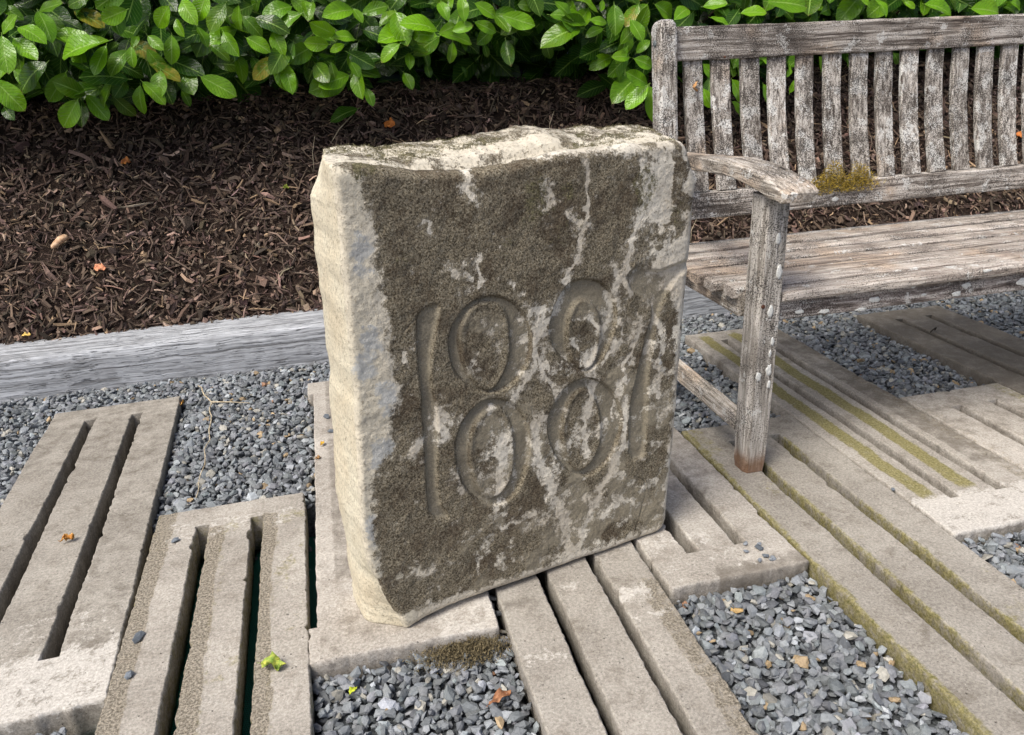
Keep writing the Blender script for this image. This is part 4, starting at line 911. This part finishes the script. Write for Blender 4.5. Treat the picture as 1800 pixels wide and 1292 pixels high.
# open split in the arm's upper face: a dark sunken knot
def patch(name, c, n_, size, mat, parent, seed, th=.0012, seg=18, irr=.3):
    r = np.random.default_rng(seed); n_ = np.array(n_, float); n_ /= np.linalg.norm(n_)
    o_ = np.array((0, 0, 1.0)) if abs(n_[2]) < .8 else np.array((0.0, 1, 0)); s1 = np.cross(o_, n_); s1 /= np.linalg.norm(s1); s2 = np.cross(n_, s1)
    a = np.linspace(0, 2 * math.pi, seg, endpoint=False); rad = 1 + (r.random(seg) - .5) * irr + .25 * (r.random(seg) > .8)
    V = [np.array(c) + (s1 * math.cos(t) * size[0] + s2 * math.sin(t) * size[1]) * q * k + n_ * h for k, h in ((1, -.0006), (.93, th * .8), (.5, th)) for t, q in zip(a, rad)] + [np.array(c) + n_ * th]
    F = [np.array([(i * seg + j, i * seg + (j + 1) % seg, (i + 1) * seg + (j + 1) % seg, (i + 1) * seg + j) for i in range(2) for j in range(seg)]), np.array([(2 * seg + j, 2 * seg + (j + 1) % seg, 3 * seg) for j in range(seg)])]
    return obj(name, mesh_np(name, V, F, mat=mat, smooth=True), parent)
for k, (x, z, a, b) in enumerate([(.887, .547, .005, .013), (.896, .477, .006, .016), (.884, .391, .0062, .014), (.869, .243, .0055, .010), (.893, .255, .006, .014), (.895, .322, .004, .010), (.896, .222, .004, .009), (.892, .295, .003, .008)]):
    patch('lichen_patch', B((x, 1.4045, z)), (0, -1, 0), (a, b), LICH, BN, 50 + k)
for k, (x, z, a, b) in enumerate([(.968, .374, .011, .005), (1.03, .368, .013, .005), (1.123, .362, .013, .004), (1.153, .381, .013, .0065), (1.392, .388, .011, .0065), (1.369, .370, .011, .0055), (1.28, .378, .006, .003), (1.55, .38, .02, .01), (1.25, .40, .005, .003)]):
    patch('lichen_patch', B((x, 1.4268, z)), (0, -1, 0), (a, b), LICH, BN, 70 + k)
patch('lichen_patch', B((1.421, 1.4075, .424)), (0, -1, 0), (.011, .003), LICH, BN, 90)
patch('lichen_patch', B((1.362, 1.8975, .508)), (0, -1, 0), (.010, .006), LICH, BN, 91)
patch('split', B((.905, 1.432, .6805)), (0, -.2, 1), (.003, .018), BLACKB, BN, 93, th=.0006)
# moss on the lower rail: mound of fine shoots
n = 3600
mx = rng.choice([1.295, 1.335, 1.36, 1.425, 1.44, 1.40], n, p=[.12, .2, .22, .2, .14, .12]) + rng.normal(0, .024, n)
hz_ = np.interp(mx, [1.25, 1.30, 1.335, 1.365, 1.39, 1.42, 1.45, 1.50], [.004, .022, .055, .066, .012, .055, .042, .003])
mz = .554 - .030 * rng.random(n) ** 1.4 + hz_ * rng.random(n) ** 1.5
my = 1.899 - .010 * rng.random(n) + (mz - .55) * .18
C = np.stack([mx, my, mz], 1) - BO
tufts('moss', C, np.tile(np.array([0, -.6, .6]), (n, 1)), .0080, .0010, rng, MOSS, BN, 1.2)

# ------------------------------------------------------------------ laurel hedge
def leaf_grid(seed, nu=10, nv=5, width=.25, fold=.28, droop=.22, wave=.02):
    r = np.random.default_rng(seed)
    u = np.linspace(0, 1, nu); s = np.linspace(-1, 1, nv)
    Ug, Sg_ = np.meshgrid(u, s, indexing='ij')
    prof = np.sin(np.pi * Ug ** 1.12) ** .62
    prof[-1] = 0; prof[0] = .05
    wdt = width * prof
    x = Ug * 1.0; y = Sg_ * wdt
    z = np.abs(Sg_) * wdt * fold - droop * Ug ** 2 + wave * np.sin(Ug * 11 + seed) * np.abs(Sg_) * prof
    z += droop * Ug * .5
    V = np.stack([x, y, z], -1).reshape(-1, 3)
    luv = np.stack([Ug, Sg_, np.zeros_like(Ug)], -1).reshape(-1, 3)
    F = [grid_faces(nu, nv)]
    # petiole
    b = len(V)
    pv = np.array([(-.09, -.008, .012), (-.09, .008, .012), (0.02, .011, .0), (0.02, -.011, .0), (-.09, 0, .022), (.02, 0, .006)])
    V = np.concatenate([V, pv]); luv = np.concatenate([luv, np.tile([0.5, 0.0, 0.0], (6, 1))])
    F.append(np.array([(0, 1, 2, 3), (1, 4, 5, 2), (4, 0, 3, 5)]) + b)
    return V, F, luv
LV = [leaf_grid(k, width=.275 + .03 * math.sin(k * 2.1), fold=.15 + .07 * (k % 4), droop=.10 + .09 * (k % 5), wave=.02 + .012 * (k % 3)) for k in range(10)]
LM = [mesh_np('leaf', V, F, attrs={'luv': luv, 'tone': np.zeros(len(V))}, mat=LEAF, smooth=True) for V, F, luv in LV]
HG = thing('laurel_hedge', 'dense glossy green cherry laurel hedge overhanging the bark bed along the back', 'hedge', (0.6, 3.5, .75))
HO = Vector((0.6, 3.5, .75))
def leaf_matrix(p0, d, nrm, L):
    d = d.normalized(); z = (nrm - d * nrm.dot(d)).normalized(); y = z.cross(d)
    M = Matrix((d, y, z)).transposed().to_4x4()
    return Matrix.Translation(p0) @ M @ Matrix.Scale(L, 4)
rl = random.Random(4)
def add_leaf(p0, p1, tone, nrm=None):
    p0, p1 = Vector(p0), Vector(p1); d = p1 - p0
    if nrm is None: nrm = Vector((rl.gauss(0, .35), -1.0 + rl.gauss(0, .15), .55 + rl.gauss(0, .35)))
    o = obj('leaf', LM[rl.randrange(10)], HG)
    o.matrix_local = Matrix.Translation(-HO) @ leaf_matrix(p0, d, nrm, d.length)
    v = min(1, max(0, tone + rl.gauss(0, .1))); o.color = (v, 1.0 if rl.random() < .015 else rl.random() * .10, v, 1)
    return o
cnt = 0
for L_ in LEAVES:
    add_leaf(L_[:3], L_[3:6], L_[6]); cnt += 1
EX = [e[0] for e in ENV]; EZ = [e[1] for e in ENV]
def env(x, y): return float(np.interp(x * 3.0 / y, EX, EZ)) if False else float(np.interp(x, EX, EZ))
def rand_leaf(x, y, z, L, spread=1.0):
    """hanging or outward pointing leaf"""
    a = rl.uniform(-1, 1)
    d = Vector((math.sin(a * 1.5) * .9, -.35 + rl.gauss(0, .3), -math.cos(a * 1.5) * .75 + rl.gauss(0, .2))).normalized()
    nrm = Vector((rl.gauss(0, .4), -.8 + rl.gauss(0, .25), .7 + rl.gauss(0, .3)))
    return Vector((x, y, z)), d, nrm, L
# whorls of leaves filling the visible face of the hedge
tries = 0
while cnt < 300 and tries < 5000:
    tries += 1
    x = rl.uniform(-1.25, 3.1); 
    z = rl.uniform(.80, 1.17)
    e = env(x, 3.05)
    if z < e + .05: continue
    L = rl.uniform(.08, .155)
    p, d, nrm, L = rand_leaf(x, rl.uniform(3.0, 3.14), z, L)
    if p.z + d.z * L < e + .0: continue
    o = add_leaf(p, p + d * L, rl.choice([.2, .35, .55, .8]), nrm); cnt += 1
# deeper and higher foliage as one mass
def foliage(name, specs, grids):
    """specs: list of (matrix, tone); joined"""
    Vs, Fq, lu, tn, b = [], [], [], [], 0
    for M, tone in specs:
        V, F, luv = grids[rl.randrange(len(grids))]
        A = np.array(M); Vs.append(V @ A[:3, :3].T + A[:3, 3]); 
        for f in F: Fq.append(f + b)
        l2 = luv.copy(); l2[:, 2] = 1.0
        lu.append(l2); tn.append(np.full(len(V), tone)); b += len(V)
    o = obj(name, mesh_np(name, np.concatenate(Vs), [np.concatenate(Fq)], attrs={'luv': np.concatenate(lu), 'tone': np.concatenate(tn)}, mat=LEAF, smooth=True), HG)
    o['kind'] = 'stuff'; return o
LV2 = [leaf_grid(k, nu=7, nv=3, width=.26, fold=.2, droop=.1 + .05 * (k % 4)) for k in range(6)]
specs = []
T0 = Matrix.Translation(-HO)
for k in range(3000):
    x = rl.uniform(-2.6, 4.6); y = 3.10 + abs(rl.gauss(0, .22)); z = rl.uniform(.72, 1.9) if k > 1300 else rl.uniform(.72, 1.2)
    e = env(x, y) + (.02 if y > 3.2 else .06) - (y - 3.1) * .12
    if z < e + .05: continue
    p, d, nrm, L = rand_leaf(x, y, z, rl.uniform(.10, .15))
    if p.z + d.z * L < e: continue
    if z > 1.30: p.y -= rl.uniform(0, .22)  # unseen foliage above the view, moved forward to keep sky light off the bark
    specs.append((T0 @ leaf_matrix(p, d, nrm, L), rl.choice([0, .05, .1, .15, .3]) if y < 3.3 else rl.uniform(0, .15)))  # low leaf tones: shade between the leaves put into their colour
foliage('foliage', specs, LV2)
LV3 = [leaf_grid(k, nu=4, nv=3, width=.3, fold=.2, droop=.1) for k in range(4)]
specs = []
for k in range(9000):
    x = rl.uniform(-3.2, 5.4); y = 3.42 + rl.random() * 1.0; z = rl.uniform(.72, 2.0)
    if y < 3.62 and z < .9 - (y - 3.42) * .3: continue
    p, d, nrm, L = rand_leaf(x, y, z, rl.uniform(.13, .2))
    specs.append((T0 @ leaf_matrix(p, d, nrm, L), rl.uniform(0, .12)))  # darkest tones, colouring in the shade of the hedge interior
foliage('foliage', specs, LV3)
for k in range(34):
    x = rl.uniform(-2.2, 4.0); z1 = rl.uniform(.95, 1.5); x1 = x + rl.uniform(-.3, .3)
    e = np.array([[x, 4.0, .8], [x * .5 + x1 * .5 + .05, 3.6, (.8 + z1) / 2], [x1, 3.2, z1], [x1 + rl.uniform(-.05, .05), 3.08, z1 + .03]])
    tt = np.linspace(0, 3, 10); P = np.stack([np.interp(tt, range(4), e[:, i]) for i in range(3)], 1) - np.array(HO)
    V, F = sweep(P, rrect(.014, .014, .005, 1), (0.3, 0, 1), k, .001, np.linspace(1.2, .35, 10))
    obj('branch', mesh_np('branch', V, F, mat=BROWNB, smooth=True), HG)
# green young shoots tying the brightest whorls together
for k, (pts_) in enumerate([[(-1.02, 3.05, 1.05), (-1.0, 2.99, .99), (-.96, 2.93, .93)], [(1.30, 3.1, .98), (1.29, 2.98, .90), (1.31, 2.9, .83), (1.32, 2.87, .77)], [(.30, 3.1, 1.05), (.34, 3.0, 1.0), (.36, 2.94, .98)], [(.0, 3.1, .98), (.03, 3.0, 1.0), (.06, 2.95, 1.04)]]):
    P = np.array(pts_) - np.array(HO); V, F = sweep(P, rrect(.006, .006, .002, 1), (0.3, .2, 1), k, 0, np.linspace(1.2, .6, len(P)))
    obj('shoot', mesh_np('shoot', V, F, mat=BARK, smooth=True), HG)

# ------------------------------------------------------------------ litter and loose things
def crumple(name, loc, size, yaw, c1, c2, label, cat, seed, curl=.5, tilt=(0, 0), width=.3, group=None):
    V, F, luv = leaf_grid(seed, nu=10, nv=5, width=width, fold=.2 + curl, droop=.1, wave=.12)
    r = np.random.default_rng(seed)
    V = V + np.stack([NZ.fbm(V[:, 0] * 5 + seed, V[:, 1] * 9, 3) - .5, NZ.fbm(V[:, 0] * 5 + seed, V[:, 1] * 9 + 7, 3) - .5, (NZ.fbm(V[:, 0] * 6, V[:, 1] * 12 + seed, 3) - .5) * 1.8], 1) * .28 * curl * 2
    V = V * size; V[:, 0] -= size * .5
    V[:, 2] -= V[:, 2].min()
    me = mesh_np(name, V, F, mat=mat_litter(name + ' skin', c1, c2), smooth=True)
    o = obj(name, me, None, loc, (tilt[0], tilt[1], yaw)); s = o.modifiers.new('thickness', 'SOLIDIFY'); s.thickness = .0008
    return tag(o, label, cat, group)
OR1, OR2 = (.42, .17, .03), (.62, .36, .10)
BR1, BR2 = (.20, .08, .035), (.36, .18, .09)
P = SLABP
crumple('fallen_leaf', (P[0][0], P[0][1], .003), .042, -.3, (.16, .26, .04), (.45, .46, .08), 'curled yellow-green leaf lying on the nearest left concrete panel', 'leaf', 3, .6, (0, 0), .30)
crumple('fallen_leaf', (P[1][0], P[1][1], .003), .026, .4, OR1, OR2, 'small shrivelled orange leaf on the middle bar of the left edge panel', 'leaf', 5, .8)
crumple('fallen_leaf', (P[2][0], P[2][1], .003), .017, 1.2, (.55, .3, .02), (.6, .38, .05), 'tiny bright orange leaf scrap left of the stone on its concrete panel', 'leaf', 6, .8)
G = GRAVP
crumple('fallen_leaf', (G[0][0] + .01, G[0][1] - .02, -.018), .035, 1.3, OR1, OR2, 'orange crumpled leaf on gravel at the far right corner of the left panel', 'leaf', 7, .6)
crumple('fallen_leaf', (G[1][0], G[1][1], -.018), .045, .5, BR1, BR2, 'brown pointed leaf on the gravel in front of the stone', 'leaf', 8, .35, (0, -.1), .2)
crumple('fallen_leaf', (G[2][0], G[2][1], -.018), .018, .9, (.35, .42, .02), (.5, .55, .05), 'tiny lime green leaf bud on the gravel in front of the stone', 'leaf', 9, .4)
Bk = BANK
def onb(p, up=.012): return (p[0], p[1] - up * .5, float(bank_z(np.array([p[0]]), np.array([p[1]]))[0]) + up)
crumple('fallen_leaf', onb(Bk[1], .012), .05, -.5, (.45, .16, .08), (.55, .28, .15), 'orange-pink dry leaf on the bark near the pale wood chunk', 'leaf', 12, .4, (.7, 0))
crumple('fallen_leaf', onb(Bk[2]), .035, .2, OR1, (.6, .22, .08), 'small rust orange leaf scrap high on the bark bed below the hedge at left', 'leaf', 13, .8, (.7, 0))
crumple('fallen_leaf', onb(Bk[3], .02), .06, -.9, (.35, .10, .02), (.55, .2, .04), 'orange-brown oval leaf upright in the bark just behind the stone', 'leaf', 14, .25, (.9, 0), .35)
crumple('fallen_leaf', onb(Bk[4], .02), .06, -1.2, (.40, .12, .03), (.55, .2, .05), 'orange-brown leaf on the bark seen through the bench back at the right edge', 'leaf', 15, .25, (.9, 0), .35)
crumple('fallen_leaf', onb(Bk[5], .01), .025, .2, (.6, .4, .08), (.7, .5, .15), 'small yellow leaf on the bark by the sleeper at far left', 'leaf', 16, .3, (.5, 0))
crumple('fallen_leaf', onb((-.14, 3.09), .01), .03, .9, (.2, .26, .03), (.35, .4, .06), 'small lime leaf scrap on the bark beside the top of the stone', 'leaf', 17, .4, (.6, 0))
crumple('fallen_leaf', (0.953, 1.964, .818), .026, 1.2, (.5, .24, .08), (.62, .38, .18), 'pale orange leaf scrap stuck on the first back slat of the bench', 'leaf', 18, .5, (1.4, 0), .45)
crumple('fallen_leaf', (-.10, 1.79, .002), .014, .3, (.3, .16, .06), (.4, .25, .1), 'very small tan leaf scrap behind the orange one on the panel beside the stone', 'leaf', 19, .7)
# pale rounded wood chunk
V, F = sweep(np.array([(-.032, 0, 0), (-.028, 0, .003), (-.012, 0, .006), (.008, 0, .007), (.026, 0, .004), (.032, 0, .001)]), rrect(.024, .02, .008), (0, 0, 1), 3, .002, [.35, .7, .9, 1, .85, .4])
o = obj('wood_chunk', mesh_np('wood_chunk', V, F, mat=mat_flat('peeled wood', (.38, .22, .12), (.6, .42, .27), 70), smooth=True), None, onb(Bk[0], .02), (.5, -.5, .55))
tag(o, 'pale orange peeled wood chunk lying on the bark bed at left', 'wood chunk')
SP = [(-.90, 3.02, 'pale bark splinter at the far left of the mulch, below the lowest leaves'), (-.62, 2.90, 'pale bark splinter on the mulch to the right of the peeled wood chunk'), (-.35, 2.98, 'long pale bark splinter in the middle of the left mulch area'),
      (-.20, 3.05, 'pale bark splinter on the mulch level with the stone top'), (-.40, 2.83, 'pale bark splinter just above the sleeper on the left mulch area'), (.26, 3.17, 'pale bark splinter showing just above the top of the stone'),
      (-.08, 2.90, 'pale bark splinter nearest the left edge of the stone'), (1.30, 2.90, 'pale bark splinter seen below the bench lower rail beside the arm'), (1.75, 2.95, 'pale bark splinter seen between the right hand back slats'), (-.75, 3.12, 'pale bark splinter close under the low hanging laurel leaves')]
for k, (x_, y_, lab) in enumerate(SP):
    r2 = np.random.default_rng(k + 60); a1 = np.array([0.0])
    me = chips('bark_strip', a1, a1 + 3.0, a1, np.array([r2.uniform(.06, .11)]), np.array([r2.uniform(.007, .012)]), np.array([.005]), r2, 0.0, tint=np.array([[.22, .15, .095]]) * r2.uniform(.5, 1.3), yaw=a1)
    me.transform(Matrix.Translation((0, -3, 0)))
    o = obj('bark_strip', me, None, onb((x_, y_), .013), (.75, 0, r2.uniform(-1.5, 1.5)))
    tag(o, lab, 'bark strip', 'long pale bark splinters on the mulch')
# dry twig on the gravel
TW = thing('dry_twig', 'thin forked straw-coloured twig lying on the gravel between the left panels', 'twig', (-.41, 2.283, -.02))
tw = [np.array(TWIG[:5]) + [0, 0, .012], np.array([TWIG[1], ((TWIG[1][0] + TWIG[5][0]) / 2, (TWIG[1][1] + TWIG[5][1]) / 2 + .004, TWIG[1][2]), TWIG[5]]) + [0, 0, .012]]
tw[0] = np.array([[np.interp(q, range(5), tw[0][:, i]) for i in range(3)] for q in np.linspace(0, 4, 21)]); tw[0][:, 0] += .004 * np.sin(np.arange(21) * 1.7); tw[0][:, 2] += .004 * np.sin(np.arange(21))
for k, P_ in enumerate(tw):
    V, F = sweep(P_ - np.array([-.41, 2.283, -.02]), rrect(.0042, .0042, .0018, 1), (0.2, 0, 1), k, .0006, np.linspace(1, .5, len(P_)))
    obj('stem' if k == 0 else 'side_shoot', mesh_np('stem', V, F, mat=STALK, smooth=True), TW)
# slate crumbs on the panels
labs = ['dark slate chip on the left bar of the nearest left panel', 'large flat slate chip on the worn edge of the nearest left panel', 'small oval slate chip nearest the viewer on the left panel edge',
        'slate sliver farthest back on the panel beside the stone', 'slate chip in the middle of the three beside the stone', 'dark slate sliver nearest the orange scrap beside the stone', 'small slate crumb on the stained panel right of the stone', 'tiny slate crumb by the panel end right of the stone', 'blue slate chip on the algae stripe of the bench panel']
szs = [.010, .016, .009, .012, .012, .012, .010, .008, .006]
for k in range(9):
    p = SLABP[3 + k]; r2 = np.random.default_rng(300 + k)
    me = pebble_mesh('slate_chip', np.zeros((1, 3)), np.array([szs[k]]), r2, tilt=.08, tint=np.array([[.10, .115, .13]]) * r2.uniform(.8, 1.6))
    o = obj('slate_chip', me, None, (p[0], p[1], .004)); tag(o, labs[k], 'slate chip')
for k in range(7):
    r2 = np.random.default_rng(400 + k)
    me = pebble_mesh('slate_chip', np.zeros((1, 3)), np.array([r2.uniform(.005, .009)]), r2, tilt=.1, tint=np.array([[.2, .22, .24]]))
    o = obj('slate_chip', me, None, (.71 + r2.uniform(0, .06), 1.10 + r2.uniform(0, .07), .003)); tag(o, 'small slate crumb scattered on the end of the stained panel right of the stone', 'slate chip', 'crumbs on the stained panel end')
tans = [(G[3], .021, 'large tan yellow pebble at the near end of the left panel'), (G[5], .014, 'square tan pebble among the slate on the right'), (G[6], .013, 'small orange pebble below the stained panel corner')]
for k, (p, s, l) in enumerate(tans):
    o = obj('tan_pebble', pebble_mesh('tan_pebble', np.zeros((1, 3)), np.array([s]), np.random.default_rng(500 + k), tilt=.1, tint=np.array([[.46, .31, .13]])), None, (p[0], p[1], -.028)); tag(o, l, 'pebble')
# dried moss clod on the gravel under the stone
C = np.array([.135, 1.048, -.020]); n = 4200
q = rng.normal(0, 1, (n, 3)) * np.array([.035, .016, .004]) + C
tf = tufts('moss_clod', q, np.tile(np.array([0, 0, 1.0]), (n, 1)), .006, .0012, rng, mat_flat('dry moss', (.07, .055, .03), (.22, .18, .1), 200), None, 1.3)
tag(tf, 'brownish dried moss clod spread on the gravel just in front of the stone', 'moss clod')
# curled bark bits
def curl(loc, R, label, yaw, w=.008, arc=3.4):
    a = np.linspace(0, arc, 12); path = np.stack([np.cos(a) * R, np.zeros(12), np.sin(a) * R], 1)
    V, F = sweep(path, rrect(w, .0022, .0008, 1), (0, 1, 0), 3, .0008)
    V = np.asarray(V); o = obj('curled_bark', mesh_np('curled_bark', V, F, mat=BLACKB, smooth=True), None, loc, (0.5, 0, yaw)); return tag(o, label, 'bark piece')
curl((SLABP[12][0], SLABP[12][1], .003), .012, 'black curled bark ring on the far right brown-stained panel', .4)
curl((SLABP[13][0], SLABP[13][1] + .0, .001), .008, 'small dark bark curl on the gravel-side edge of the far right panel', 1.0) if under(np.array([SLABP[13][0]]), np.array([SLABP[13][1]]))[0] else None
me = chips('bark_flake', np.array([0.0]), np.array([3.0]), np.array([0.0]), np.array([.075]), np.array([.018]), np.array([.006]), np.random.default_rng(8), 0.0, tint=np.array([[.03, .022, .018]]), yaw=np.array([0.0]))
me.transform(Matrix.Translation((0, -3, 0)))
tag(obj('bark_flake', me, None, (-.50, 2.735, .112), (0, 0, .15)), 'dark bark flake lying on the top of the left sleeper', 'bark flake')
# seedling leaf on a leaning stalk in the bark
SD = thing('laurel_seedling', 'single broad laurel leaf on a leaning stalk growing from the bark behind the stone', 'seedling', (Bk[6][0] + .03, Bk[6][1] - .02, float(bank_z(np.array([Bk[6][0]]), np.array([Bk[6][1] - .02]))[0])))
o = obj('leaf', LM[2], SD); o.matrix_local = leaf_matrix(Vector((.05, .0, .105)), Vector((-.13, -.03, -.035)), Vector((.1, -.8, .9)), .12); o.color = (.3, .0, .3, 1)
V, F = sweep(np.array([(-.08, .0, -.03), (-.03, 0, .035), (.05, 0, .105)]), rrect(.004, .004, .0015, 1), (0, 1, 0), 1, 0)
obj('stem', mesh_np('stem', V, F, mat=STALK, smooth=True), SD)
for k, (x, y, h, lab) in enumerate([(-.03, 3.16, .12, 'thin dry grass stalk standing in the bark left of the seedling leaf'), (.93, 3.22, .10, 'pale dry stalk in the dark under the hedge above the stone'), (1.38, 2.80, .10, 'dry stalk seen between the bench seat and its lower rail')]):
    z0 = float(bank_z(np.array([x]), np.array([y]))[0])
    P_ = np.array([(0, 0, -.01), (.004, .002, h * .5), (.02, -.01, h)]); V, F = sweep(P_, rrect(.003, .003, .001, 1), (0, 1, 0), k, 0, [1, .8, .4])
    tag(obj('dry_stalk', mesh_np('dry_stalk', V, F, mat=STALK, smooth=True), None, (x, y, z0)), lab, 'stalk')
bpy.context.view_layer.update()
